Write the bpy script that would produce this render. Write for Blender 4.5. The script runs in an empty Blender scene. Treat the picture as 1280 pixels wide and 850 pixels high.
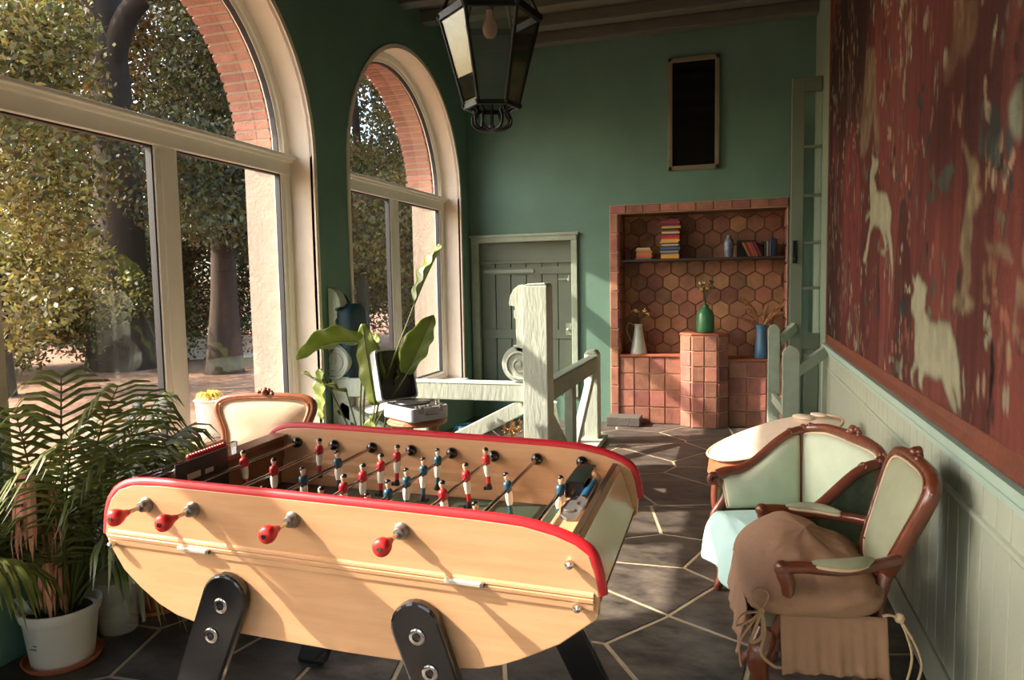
import bpy, math, random
import numpy as np
from mathutils import Vector, Matrix, noise as mnoise

sc = bpy.context.scene
COL = sc.collection
PI = math.pi

# ------------------------------------------------------------------ camera
cam_d = bpy.data.cameras.new('camera'); cam = bpy.data.objects.new('camera', cam_d); COL.objects.link(cam)
cam_d.sensor_width = 36.0; cam_d.lens = 917.5 / 1280 * 36.0
cam_d.clip_start = 0.05; cam_d.clip_end = 300
_r = Vector((0.95643516, 0.29138875, -0.01801041)); _u = Vector((-0.00575143, 0.08048542, 0.99673919)); _f = Vector((-0.29188816, 0.95321283, -0.07865499))
mw = Matrix((( _r.x, _u.x, -_f.x, 0), (_r.y, _u.y, -_f.y, 0), (_r.z, _u.z, -_f.z, 1.5), (0, 0, 0, 1)))
cam.matrix_world = mw
sc.camera = cam

# ------------------------------------------------------------------ world, sun, exposure
SUN = Vector((1.0, 0.33, -0.82)).normalized()
w = bpy.data.worlds.new('world'); sc.world = w; w.use_nodes = True
nt = w.node_tree; bg = nt.nodes['Background']
sky = nt.nodes.new('ShaderNodeTexSky'); sky.sky_type = 'NISHITA'; sky.sun_disc = False
sky.sun_elevation = math.radians(38); sky.sun_rotation = math.atan2(-SUN.x, -SUN.y)
sky.air_density = 1.2; sky.dust_density = 3.0; sky.ozone_density = 0.6
nt.links.new(sky.outputs[0], bg.inputs[0]); bg.inputs[1].default_value = 0.62
sl = bpy.data.lights.new('sun', 'SUN'); so = bpy.data.objects.new('sun', sl); COL.objects.link(so)
sl.energy = 9.5; sl.angle = math.radians(0.8); sl.color = (1.0, 0.87, 0.72)
so.rotation_euler = SUN.to_track_quat('-Z', 'Y').to_euler(); so.location = (-8, -2, 8)
sc.view_settings.view_transform = 'Standard'
sc.view_settings.look = 'None'
sc.view_settings.exposure = 0.60
sc.view_settings.gamma = 1.0
sc.view_settings.use_curve_mapping = False
sc.cycles.max_bounces = 10; sc.cycles.diffuse_bounces = 6; sc.cycles.glossy_bounces = 4; sc.cycles.transparent_max_bounces = 16
sc.cycles.transmission_bounces = 6

# ------------------------------------------------------------------ materials
def lin(c):
    return tuple(((v / 255) / 12.92 if v / 255 <= 0.04045 else ((v / 255 + 0.055) / 1.055) ** 2.4) for v in c)
def mat(name, c, rough=0.6, metal=0.0, var=0.0, scale=6.0, bump=0.0, bscale=60.0, c2=None, spec=0.5, coat=0.0, island=0.0, trans=0.0, stretch=None):
    m = bpy.data.materials.new(name); m.use_nodes = True; n = m.node_tree.nodes; l = m.node_tree.links
    b = n['Principled BSDF']; a = lin(c)
    b.inputs['Base Color'].default_value = (*a, 1); b.inputs['Roughness'].default_value = rough; b.inputs['Metallic'].default_value = metal
    b.inputs['Specular IOR Level'].default_value = spec; b.inputs['Coat Weight'].default_value = coat; b.inputs['Coat Roughness'].default_value = 0.12
    tc = n.new('ShaderNodeTexCoord'); vec = tc.outputs['Object']
    if stretch:
        mp = n.new('ShaderNodeMapping'); mp.inputs['Scale'].default_value = stretch; l.new(vec, mp.inputs[0]); vec = mp.outputs[0]
    col = None
    if var or c2:
        nz = n.new('ShaderNodeTexNoise'); nz.inputs['Scale'].default_value = scale; nz.inputs['Detail'].default_value = 6; nz.inputs['Roughness'].default_value = 0.65
        l.new(vec, nz.inputs['Vector'])
        rp = n.new('ShaderNodeValToRGB'); rp.color_ramp.elements[0].position = 0.3; rp.color_ramp.elements[1].position = 0.7
        d = lin(c2) if c2 else tuple(min(1, v * (1 + var)) for v in a)
        e = a if c2 else tuple(v * (1 - var) for v in a)
        rp.color_ramp.elements[0].color = (*e, 1); rp.color_ramp.elements[1].color = (*d, 1)
        l.new(nz.outputs['Fac'], rp.inputs[0]); col = rp.outputs[0]
    if island:
        g = n.new('ShaderNodeNewGeometry'); hs = n.new('ShaderNodeHueSaturation')
        mr = n.new('ShaderNodeMapRange'); mr.inputs[3].default_value = 1 - island; mr.inputs[4].default_value = 1 + island
        l.new(g.outputs['Random Per Island'], mr.inputs[0]); l.new(mr.outputs[0], hs.inputs['Value'])
        m2 = n.new('ShaderNodeMath'); m2.operation = 'MULTIPLY'; m2.inputs[1].default_value = 7.31; l.new(g.outputs['Random Per Island'], m2.inputs[0])
        m3 = n.new('ShaderNodeMath'); m3.operation = 'FRACT'; l.new(m2.outputs[0], m3.inputs[0])
        mr2 = n.new('ShaderNodeMapRange'); mr2.inputs[3].default_value = 0.5 - island * 0.05; mr2.inputs[4].default_value = 0.5 + island * 0.04
        l.new(m3.outputs[0], mr2.inputs[0]); l.new(mr2.outputs[0], hs.inputs['Hue'])
        if col: l.new(col, hs.inputs['Color'])
        else: hs.inputs['Color'].default_value = (*a, 1)
        col = hs.outputs[0]
    if col: l.new(col, b.inputs['Base Color'])
    if bump:
        nb = n.new('ShaderNodeTexNoise'); nb.inputs['Scale'].default_value = bscale; nb.inputs['Detail'].default_value = 5
        l.new(vec, nb.inputs['Vector']); bp = n.new('ShaderNodeBump'); bp.inputs['Strength'].default_value = bump; bp.inputs['Distance'].default_value = 0.01
        l.new(nb.outputs['Fac'], bp.inputs['Height']); l.new(bp.outputs[0], b.inputs['Normal'])
    if trans:
        tr = n.new('ShaderNodeBsdfTranslucent'); mx = n.new('ShaderNodeMixShader'); mx.inputs[0].default_value = trans
        if col: l.new(col, tr.inputs[0])
        else: tr.inputs[0].default_value = (*a, 1)
        l.new(b.outputs[0], mx.inputs[1]); l.new(tr.outputs[0], mx.inputs[2]); l.new(mx.outputs[0], n['Material Output'].inputs[0])
    return m
def glassmat(name, tint=(1, 1, 1), ior=1.5, rough=0.0):
    m = bpy.data.materials.new(name); m.use_nodes = True; n = m.node_tree.nodes; l = m.node_tree.links
    n.remove(n['Principled BSDF'])
    t = n.new('ShaderNodeBsdfTransparent'); t.inputs[0].default_value = (*tint, 1)
    g = n.new('ShaderNodeBsdfGlossy'); g.inputs['Roughness'].default_value = rough
    lw_ = n.new('ShaderNodeLayerWeight'); lw_.inputs[0].default_value = 0.5
    pw = n.new('ShaderNodeMath'); pw.operation = 'POWER'; pw.inputs[1].default_value = 5.0; l.new(lw_.outputs['Facing'], pw.inputs[0])
    f = n.new('ShaderNodeMath'); f.operation = 'MULTIPLY_ADD'; f.inputs[1].default_value = 0.96; f.inputs[2].default_value = 0.04; l.new(pw.outputs[0], f.inputs[0])
    mx = n.new('ShaderNodeMixShader'); l.new(f.outputs[0], mx.inputs[0]); l.new(t.outputs[0], mx.inputs[1]); l.new(g.outputs[0], mx.inputs[2])
    l.new(mx.outputs[0], n['Material Output'].inputs[0]); return m

TEAL = mat('teal_wall_paint', (92, 126, 110), 0.62, var=0.10, scale=2.5, bump=0.15, bscale=35)
WHITE = mat('white_plaster', (222, 208, 188), 0.7, var=0.04, bump=0.1)
FRAMEW = mat('window_frame_paint', (238, 232, 220), 0.4, var=0.03)
RUB = mat('black_gasket', (22, 22, 22), 0.6)
STONE = mat('jamb_stone', (136, 124, 110), 0.85, var=0.12, scale=14, bump=0.5, bscale=40)
BRICK = mat('brick', (142, 96, 80), 0.85, var=0.2, scale=20, bump=0.5, bscale=80, island=0.15)
MORTAR = mat('mortar', (158, 144, 124), 0.9, bump=0.4)
WAIN = mat('wainscot_paint', (164, 170, 152), 0.5, var=0.05, scale=5, bump=0.08)
RAILP = mat('chair_rail_paint', (160, 182, 168), 0.45, var=0.05)
OLDW = mat('old_white_wood_paint', (178, 186, 172), 0.6, var=0.08, scale=9, bump=0.5, bscale=45, stretch=(1, 1, .25))
OLDW2 = mat('weathered_grey_wood', (146, 158, 140), 0.65, var=0.12, scale=9, bump=0.4, bscale=40)
DOORP = mat('grey_green_door_paint', (104, 114, 98), 0.55, var=0.08, scale=4, bump=0.15)
CEIL = mat('ceiling_board', (72, 66, 56), 0.75, var=0.1, scale=5, bump=0.2)
BEAM = mat('ceiling_beam_paint', (92, 92, 80), 0.7, var=0.1, scale=5, bump=0.2)
TERRA = mat('terracotta', (150, 98, 82), 0.55, var=0.28, scale=9, bump=0.3, bscale=30, island=0.3)
HEXT = mat('hex_terracotta', (150, 104, 76), 0.5, var=0.38, scale=5, bump=0.3, bscale=30, island=0.35)
GROUT = mat('tile_grout', (190, 160, 130), 0.9, bump=0.3)
DARKG = mat('dark_grout', (122, 88, 66), 0.9)
GLASS = glassmat('window_glass')
DGLASS = mat('dark_pane', (14, 15, 13), 0.08, spec=0.5)
BLACK = mat('black_lacquer', (16, 16, 18), 0.18, coat=0.6)
IRON = mat('wrought_iron', (26, 25, 22), 0.45, metal=0.6, bump=0.3)
CHROME = mat('chrome', (205, 203, 200), 0.14, metal=1.0)
STEELD = mat('dark_steel', (128, 124, 120), 0.35, metal=0.55)
BEECH = mat('beech_ply', (204, 154, 112), 0.36, c2=(216, 170, 128), scale=3.5, stretch=(1, 1, 9), coat=0.35)
BEECHD = mat('varnished_end_panel', (214, 190, 150), 0.15, c2=(226, 204, 166), scale=3, coat=0.8)
REDRUB = mat('red_rubber', (196, 32, 42), 0.42)
REDP = mat('red_plastic', (206, 40, 36), 0.42)
BLUEP = mat('blue_plastic', (34, 86, 122), 0.25, coat=0.3)
FIELD = mat('green_pitch', (48, 66, 54), 0.35, var=0.08, scale=10)
SKIN = mat('figure_skin', (224, 180, 150), 0.4); HAIR = mat('figure_black', (18, 17, 18), 0.35)
SHORT = mat('figure_white', (232, 226, 212), 0.4); FRED = mat('figure_red', (184, 30, 42), 0.4); FBLUE = mat('figure_blue', (34, 76, 96), 0.4)
WALNUT = mat('carved_walnut', (104, 52, 32), 0.28, var=0.3, scale=14, bump=0.3, bscale=30, coat=0.4)
WALNUTR = mat('carved_mahogany', (112, 58, 40), 0.3, var=0.3, scale=14, bump=0.3, bscale=30, coat=0.4)
SAGE = mat('sage_velvet', (150, 152, 124), 0.75, var=0.08, scale=8, bump=0.15, bscale=200)
MINT = mat('mint_satin', (190, 200, 176), 0.38, var=0.1, scale=5, bump=0.1, bscale=100)
CREAM = mat('cream_fabric', (200, 172, 146), 0.7, var=0.06, scale=6, bump=0.2, bscale=120)
PIPING = mat('cream_piping', (206, 178, 146), 0.6)
TAN = mat('tan_leather', (168, 92, 60), 0.5, var=0.12)
CYAN = mat('pale_blue_cloth', (182, 216, 214), 0.8, var=0.04, scale=6, bump=0.25, bscale=25)
BROWNC = mat('brown_linen', (158, 122, 96), 0.85, var=0.08, scale=9, bump=0.5, bscale=22)
DAMASK = mat('green_damask', (60, 76, 58), 0.7, c2=(104, 112, 84), scale=13)
BARK = mat('bark', (56, 44, 34), 0.95, var=0.3, scale=6, bump=1.0, bscale=12, stretch=(1, 1, .2))
SOIL = mat('potting_soil', (48, 34, 26), 0.95, var=0.3, scale=40, bump=1.0, bscale=70)
PALMG = mat('palm_leaf', (96, 104, 50), 0.40, var=0.25, scale=3, island=0.3, trans=0.3)
PALMD = mat('dry_palm_leaf', (200, 140, 110), 0.7, var=0.3, scale=14, island=0.35, trans=0.3)
STRG = mat('strelitzia_leaf', (96, 118, 48), 0.32, c2=(128, 142, 62), scale=5, trans=0.35)
STEMG = mat('green_stem', (92, 98, 48), 0.5, var=0.2)
POTW = mat('white_plastic_pot', (222, 214, 200), 0.4)
POTT = mat('terracotta_pot', (176, 96, 66), 0.8, var=0.15, bump=0.2)
WICKER = mat('rattan', (150, 92, 56), 0.5, var=0.2, scale=30, bump=0.4, bscale=80)
TWEED = mat('pale_grey_case', (160, 164, 170), 0.5, var=0.04, bump=0.1, bscale=200)

# ------------------------------------------------------------------ mesh building
def sm(t): return t * t * (3 - 2 * t)
def catmull(pts, n=8, closed=False):
    P = [Vector(p) for p in pts]; out = []; N = len(P)
    rng = range(N) if closed else range(N - 1)
    for i in rng:
        p0 = P[(i - 1) % N] if closed or i > 0 else P[0] * 2 - P[1]
        p1 = P[i]; p2 = P[(i + 1) % N]
        p3 = P[(i + 2) % N] if closed or i + 2 < N else P[-1] * 2 - P[-2]
        for k in range(n):
            t = k / n
            out.append(0.5 * ((2 * p1) + (p2 - p0) * t + (2 * p0 - 5 * p1 + 4 * p2 - p3) * t * t + (3 * p1 - p0 - 3 * p2 + p3) * t ** 3))
    if not closed: out.append(P[-1].copy())
    return out
class MB:
    def __init__(s): s.v = []; s.f = []; s.m = []; s.T = Matrix()
    def add(s, vs, fs, mi=0):
        o = len(s.v); s.v += [tuple(s.T @ Vector(v)) for v in vs]
        s.f += [tuple(o + i for i in f) for f in fs]; s.m += [mi] * len(fs); return s
    def box(s, c, d, mi=0, R=None):
        x, y, z = d[0] / 2, d[1] / 2, d[2] / 2
        vs = [Vector((i * x, j * y, k * z)) for i in (-1, 1) for j in (-1, 1) for k in (-1, 1)]
        if R is not None: vs = [R @ v for v in vs]
        vs = [v + Vector(c) for v in vs]
        return s.add(vs, [(0, 1, 3, 2), (4, 6, 7, 5), (0, 4, 5, 1), (2, 3, 7, 6), (0, 2, 6, 4), (1, 5, 7, 3)], mi)
    def b2(s, a, b, mi=0):
        a, b = Vector(a), Vector(b); return s.box((a + b) / 2, [abs(q) for q in (b - a)], mi)
    def beam(s, a, b, wd, ht, up=(0, 0, 1), mi=0):
        a, b = Vector(a), Vector(b); d = b - a; L = d.length; d.normalize(); up = Vector(up)
        x = d.cross(up).normalized(); z = x.cross(d)
        R = Matrix((x, d, z)).transposed()
        return s.box((a + b) / 2, (wd, L, ht), mi, R)
    def prism(s, o, f0, f1, mi=0):
        """outline o (2D list), f0/f1 map (a,b)->3D for the two faces"""
        n = len(o); vs = [f0(*p) for p in o] + [f1(*p) for p in o]
        return s.add(vs, [tuple(range(n))[::-1], tuple(range(n, 2 * n))] + [(i, (i + 1) % n, n + (i + 1) % n, n + i) for i in range(n)], mi)
    def tube(s, pts, r, n=8, closed=False, mi=0, flat=1.0, up=None):
        P = [Vector(p) for p in pts]; N = len(P)
        rr = r if isinstance(r, (list, tuple)) else [r] * N
        T = []
        for i in range(N):
            a = P[(i - 1) % N] if closed or i > 0 else P[i]; b = P[(i + 1) % N] if closed or i < N - 1 else P[i]
            T.append((b - a).normalized() if (b - a).length > 1e-9 else Vector((0, 0, 1)))
        u = Vector(up) if up else (Vector((0, 0, 1)) if abs(T[0].z) < 0.9 else Vector((1, 0, 0)))
        vs = []; x = (u - T[0] * u.dot(T[0])).normalized()
        for i in range(N):
            if up: x = (u - T[i] * u.dot(T[i])).normalized()
            else: x = (x - T[i] * x.dot(T[i])).normalized()
            y = T[i].cross(x)
            for k in range(n):
                a = 2 * PI * k / n; vs.append(P[i] + x * (math.cos(a) * rr[i] * flat) + y * (math.sin(a) * rr[i]))
        fs = []
        M_ = N if closed else N - 1
        for i in range(M_):
            j = (i + 1) % N
            for k in range(n): fs.append((i * n + k, i * n + (k + 1) % n, j * n + (k + 1) % n, j * n + k))
        if not closed: fs += [tuple(range(n))[::-1], tuple((N - 1) * n + k for k in range(n))]
        return s.add(vs, fs, mi)
    def lathe(s, prof, n=20, c=(0, 0, 0), mi=0, axis=None, sx=1.0, sy=1.0):
        c = Vector(c); R = Matrix.Identity(3)
        if axis is not None: R = Vector((0, 0, 1)).rotation_difference(Vector(axis)).to_matrix()
        vs = []; 
        for r, z in prof:
            for k in range(n):
                a = 2 * PI * k / n; vs.append(c + R @ Vector((r * math.cos(a) * sx, r * math.sin(a) * sy, z)))
        fs = [(i * n + k, i * n + (k + 1) % n, (i + 1) * n + (k + 1) % n, (i + 1) * n + k) for i in range(len(prof) - 1) for k in range(n)]
        fs += [tuple(range(n))[::-1], tuple((len(prof) - 1) * n + k for k in range(n))]
        return s.add(vs, fs, mi)
    def ball(s, c, r, n=10, mi=0, sc_=(1, 1, 1)):
        m = max(4, n // 2); prof = [(max(1e-4, math.sin(PI * i / m)), -math.cos(PI * i / m)) for i in range(m + 1)]
        vs = [Vector(c) + Vector((p * math.cos(2 * PI * k / n) * r * sc_[0], p * math.sin(2 * PI * k / n) * r * sc_[1], z * r * sc_[2])) for p, z in prof for k in range(n)]
        fs = [(i * n + k, i * n + (k + 1) % n, (i + 1) * n + (k + 1) % n, (i + 1) * n + k) for i in range(m) for k in range(n)]
        return s.add(vs, fs, mi)
    def pad(s, outline, O, X, Y, N, bulge, rings=7, mi=0, p=2.5, back=None):
        """domed cushion over closed outline [(a,b)], frame O,X,Y, normal N"""
        O, X, Y, N = map(Vector, (O, X, Y, N)); n = len(outline)
        ca = sum(q[0] for q in outline) / n; cb = sum(q[1] for q in outline) / n; vs = []
        for i in range(rings + 1):
            t = i / rings; h = bulge * (1 - t ** p)
            if i == 0: vs.append(O + X * ca + Y * cb + N * bulge); continue
            for a, b in outline: vs.append(O + X * (ca + (a - ca) * t) + Y * (cb + (b - cb) * t) + N * h)
        fs = [(0, 1 + k, 1 + (k + 1) % n) for k in range(n)]
        for i in range(rings - 1):
            for k in range(n): fs.append((1 + i * n + k, 1 + (i + 1) * n + k, 1 + (i + 1) * n + (k + 1) % n, 1 + i * n + (k + 1) % n))
        if back is not None:
            o = len(vs); vs += [O + X * a + Y * b - N * back for a, b in outline]; e = 1 + (rings - 1) * n
            fs += [(e + k, o + k, o + (k + 1) % n, e + (k + 1) % n) for k in range(n)] + [tuple(o + k for k in range(n))]
        return s.add(vs, fs, mi)
    def grid(s, fn, nu, nv, mi=0, closeu=False):
        vs = [fn(i / nu, j / nv) for j in range(nv + 1) for i in range(nu + (0 if closeu else 1))]; W_ = nu + (0 if closeu else 1)
        fs = [(j * W_ + i, j * W_ + (i + 1) % W_, (j + 1) * W_ + (i + 1) % W_, (j + 1) * W_ + i) for j in range(nv) for i in range(nu)]
        return s.add(vs, fs, mi)
    def build(s, name, mats, parent=None, smooth=None, bevel=0, subsurf=0, solid=0):
        me = bpy.data.meshes.new(name); me.from_pydata(s.v, [], s.f)
        mats = mats if isinstance(mats, (list, tuple)) else [mats]
        for m in mats: me.materials.append(m)
        me.polygons.foreach_set('material_index', s.m); me.update()
        import bmesh
        if len(s.f) < 30000:
            b = bmesh.new(); b.from_mesh(me); bmesh.ops.recalc_face_normals(b, faces=b.faces); b.to_mesh(me); b.free()
        if smooth is not None:
            me.polygons.foreach_set('use_smooth', [True] * len(me.polygons)); me.set_sharp_from_angle(angle=math.radians(smooth))
        o = bpy.data.objects.new(name, me); COL.objects.link(o)
        if parent: o.parent = parent
        if solid:
            q = o.modifiers.new('thickness', 'SOLIDIFY'); q.thickness = solid; q.offset = 0
        if bevel:
            q = o.modifiers.new('bevel', 'BEVEL'); q.width = bevel; q.segments = 2; q.limit_method = 'ANGLE'; q.angle_limit = math.radians(40)
        if subsurf:
            q = o.modifiers.new('sub', 'SUBSURF'); q.levels = subsurf; q.render_levels = subsurf
        return o
def tag(o, label=None, cat=None, group=None, kind=None):
    if label: o['label'] = label
    if cat: o['category'] = cat
    if group: o['group'] = group
    if kind: o['kind'] = kind
    return o
def thing(name, label, cat, loc=(0, 0, 0), rz=0.0, group=None):
    o = bpy.data.objects.new(name, None); COL.objects.link(o); o.empty_display_size = 0.1
    o.location = loc; o.rotation_euler = (0, 0, rz); return tag(o, label, cat, group)
def struct(o): o['kind'] = 'structure'; return o
def sempty(name):
    o = bpy.data.objects.new(name, None); COL.objects.link(o); return struct(o)
def copy_tree(o, parent=None):
    c = o.copy(); COL.objects.link(c)
    if parent: c.parent = parent
    for ch in [x for x in o.children]: copy_tree(ch, c)
    return c
# ------------------------------------------------------------------ room shell
XL, XR, YB, YF, ZC = -2.81, 0.708, 7.66, -3.75, 4.02
XE = -3.36
YC = [-2.29, 0.54, 3.37, 6.20]; RA = 1.165; ZS = 2.39; SILL = 0.47
# floor: dark slate crazy paving with pale joints
fm = bpy.data.materials.new('slate_paving'); fm.use_nodes = True; n = fm.node_tree.nodes; l = fm.node_tree.links; b = n['Principled BSDF']
tc = n.new('ShaderNodeTexCoord')
nz = n.new('ShaderNodeTexNoise'); nz.inputs['Scale'].default_value = 5; nz.inputs['Detail'].default_value = 10; nz.inputs['Roughness'].default_value = 0.7
mp = n.new('ShaderNodeMapping'); mp.inputs['Scale'].default_value = (1, 1.7, 1); mp.inputs['Rotation'].default_value = (0, 0, 0.5); l.new(tc.outputs['Object'], mp.inputs[0]); l.new(mp.outputs[0], nz.inputs['Vector'])
r2 = n.new('ShaderNodeValToRGB'); r2.color_ramp.elements[0].position = 0.35; r2.color_ramp.elements[1].position = 0.7
r2.color_ramp.elements[0].color = (*lin((40, 37, 35)), 1); r2.color_ramp.elements[1].color = (*lin((108, 98, 88)), 1); l.new(nz.outputs['Fac'], r2.inputs[0])
hs = n.new('ShaderNodeHueSaturation'); ge = n.new('ShaderNodeNewGeometry')
mr = n.new('ShaderNodeMapRange'); mr.inputs[3].default_value = 0.72; mr.inputs[4].default_value = 1.2; l.new(ge.outputs['Random Per Island'], mr.inputs[0]); l.new(mr.outputs[0], hs.inputs['Value']); l.new(r2.outputs[0], hs.inputs['Color'])
l.new(hs.outputs[0], b.inputs['Base Color'])
m5 = n.new('ShaderNodeMapRange'); m5.inputs[3].default_value = 0.42; m5.inputs[4].default_value = 0.62; l.new(nz.outputs['Fac'], m5.inputs[0]); l.new(m5.outputs[0], b.inputs['Roughness'])
bp = n.new('ShaderNodeBump'); bp.inputs['Strength'].default_value = 0.55; bp.inputs['Distance'].default_value = 0.012; l.new(nz.outputs['Fac'], bp.inputs['Height']); l.new(bp.outputs[0], b.inputs['Normal'])
JOINT = mat('paving_joint', (176, 158, 130), .85, var=.15, scale=12, bump=.4)
flr = struct(MB().b2((XE, YF - .2, -0.12), (XR + .25, YB + .5, -.0035)).build('floor', JOINT))
rs_ = random.Random(15); seeds = [(-0.38, 4.07), (-0.37, 3.55), (0.02, 3.35), (-0.22, 2.92), (-0.01, 3.96), (-0.3, 4.51), (-0.6, 3.19), (-0.61, 4.44), (-0.64, 2.65), (-0.53, 6.42), (-0.83, 6.06), (-0.18, 6.2), (-0.49, 5.28), (-0.37, 7.33), (-0.87, 6.92), (-2.62, 2.38), (-2.18, 2.5), (-2.62, 2.7), (-1.76, 2.41), (-1.45, 2.43), (-1.05, 2.51)]
gx = 0
for j in range(22):
    for i in range(8):
        p = (-3.3 + .60 * i + (.30 if j % 2 else 0) + rs_.uniform(-.13, .13), -4.1 + .58 * j + rs_.uniform(-.13, .13))
        if all((p[0] - q[0]) ** 2 + (p[1] - q[1]) ** 2 > .40 ** 2 for q in seeds): seeds.append(p)
slab = MB()
for si, c0 in enumerate(seeds):
    P_ = [(c0[0] - .9, c0[1] - .9), (c0[0] + .9, c0[1] - .9), (c0[0] + .9, c0[1] + .9), (c0[0] - .9, c0[1] + .9)]
    def clip(P_, nx, ny, d):
        out = []
        for i in range(len(P_)):
            A, B = P_[i], P_[(i + 1) % len(P_)]; fa = A[0] * nx + A[1] * ny - d; fb = B[0] * nx + B[1] * ny - d
            if fa <= 0: out.append(A)
            if (fa < 0) != (fb < 0) and abs(fa - fb) > 1e-12: t = fa / (fa - fb); out.append((A[0] + (B[0] - A[0]) * t, A[1] + (B[1] - A[1]) * t))
        return out
    for sj, c1 in enumerate(seeds):
        dx, dy = c1[0] - c0[0], c1[1] - c0[1]; L_ = math.hypot(dx, dy)
        if sj == si or L_ > 2: continue
        nx, ny = dx / L_, dy / L_; P_ = clip(P_, nx, ny, (c0[0] + c1[0]) / 2 * nx + (c0[1] + c1[1]) / 2 * ny - .0105)
        if len(P_) < 3: break
    for nx, ny, d in ((1, 0, XR + .2), (-1, 0, -XE), (0, 1, YB + .4), (0, -1, -(YF - .2))):
        if len(P_) >= 3: P_ = clip(P_, nx, ny, d)
    if len(P_) < 3: continue
    slab.prism(P_, lambda x, y: (x, y, -.05), lambda x, y: (x, y, 0))
struct(slab.build('slate_slabs', fm, flr, bevel=.003))
struct(MB().b2((XE, YF - .2, ZC), (XR + .25, YB + .5, ZC + .15)).build('ceiling', CEIL))
for i, y in enumerate([7.50, 7.02, 6.54, 6.06, 5.2, 4.3, 3.4, 2.5, 1.6, 0.7, -0.2, -1.1, -2.0, -2.9]):
    struct(MB().b2((XL, y - .07, ZC - .11), (XR, y + .07, ZC)).build('trim_%d' % (10 + i), BEAM, bevel=0.008))
# left wall with arches
wl = MB(); NA = 28
def arcp(c, r, k, n=NA):
    a = PI - PI * k / n; return (c + r * math.cos(a), ZS + r * math.sin(a))
for X, mi in ((XL, 0), (XE, 2)):
    def q(y0, z0, y1, z1, z2=None, z3=None): wl.add([(X, y0, z0), (X, y1, z1), (X, y1, z2), (X, y0, z3)], [(0, 1, 2, 3)], mi)
    ys = [YF - .2]
    for c in YC:
        q(ys[-1], -.3, c - RA, -.3, 4.15, 4.15); q(c - RA, -.3, c + RA, -.3, SILL, SILL)
        for k in range(NA):
            (a, za), (d, zd) = arcp(c, RA, k), arcp(c, RA, k + 1); q(a, za, d, zd, 4.15, 4.15)
        ys.append(c + RA)
    q(ys[-1], -.3, YB + .5, -.3, 4.15, 4.15)
for c in YC:
    pts = [(c - RA, SILL)] + [arcp(c, RA, k) for k in range(NA + 1)] + [(c + RA, SILL)]
    for i in range(len(pts)):
        a, d = pts[i], pts[(i + 1) % len(pts)]
        for x0, x1, mi in ((XL, -3.04, 1), (-3.04, XE, 2)):
            wl.add([(x0, *a), (x0, *d), (x1, *d), (x1, *a)], [(0, 1, 2, 3)], mi)
wl.add([(XL, YF - .2, 4.15), (XE, YF - .2, 4.15), (XE, YB + .5, 4.15), (XL, YB + .5, 4.15)], [(0, 1, 2, 3)], 0)
wallL = struct(wl.build('wall_left', [TEAL, WHITE, STONE]))
rnd = random.Random(4)
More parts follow.
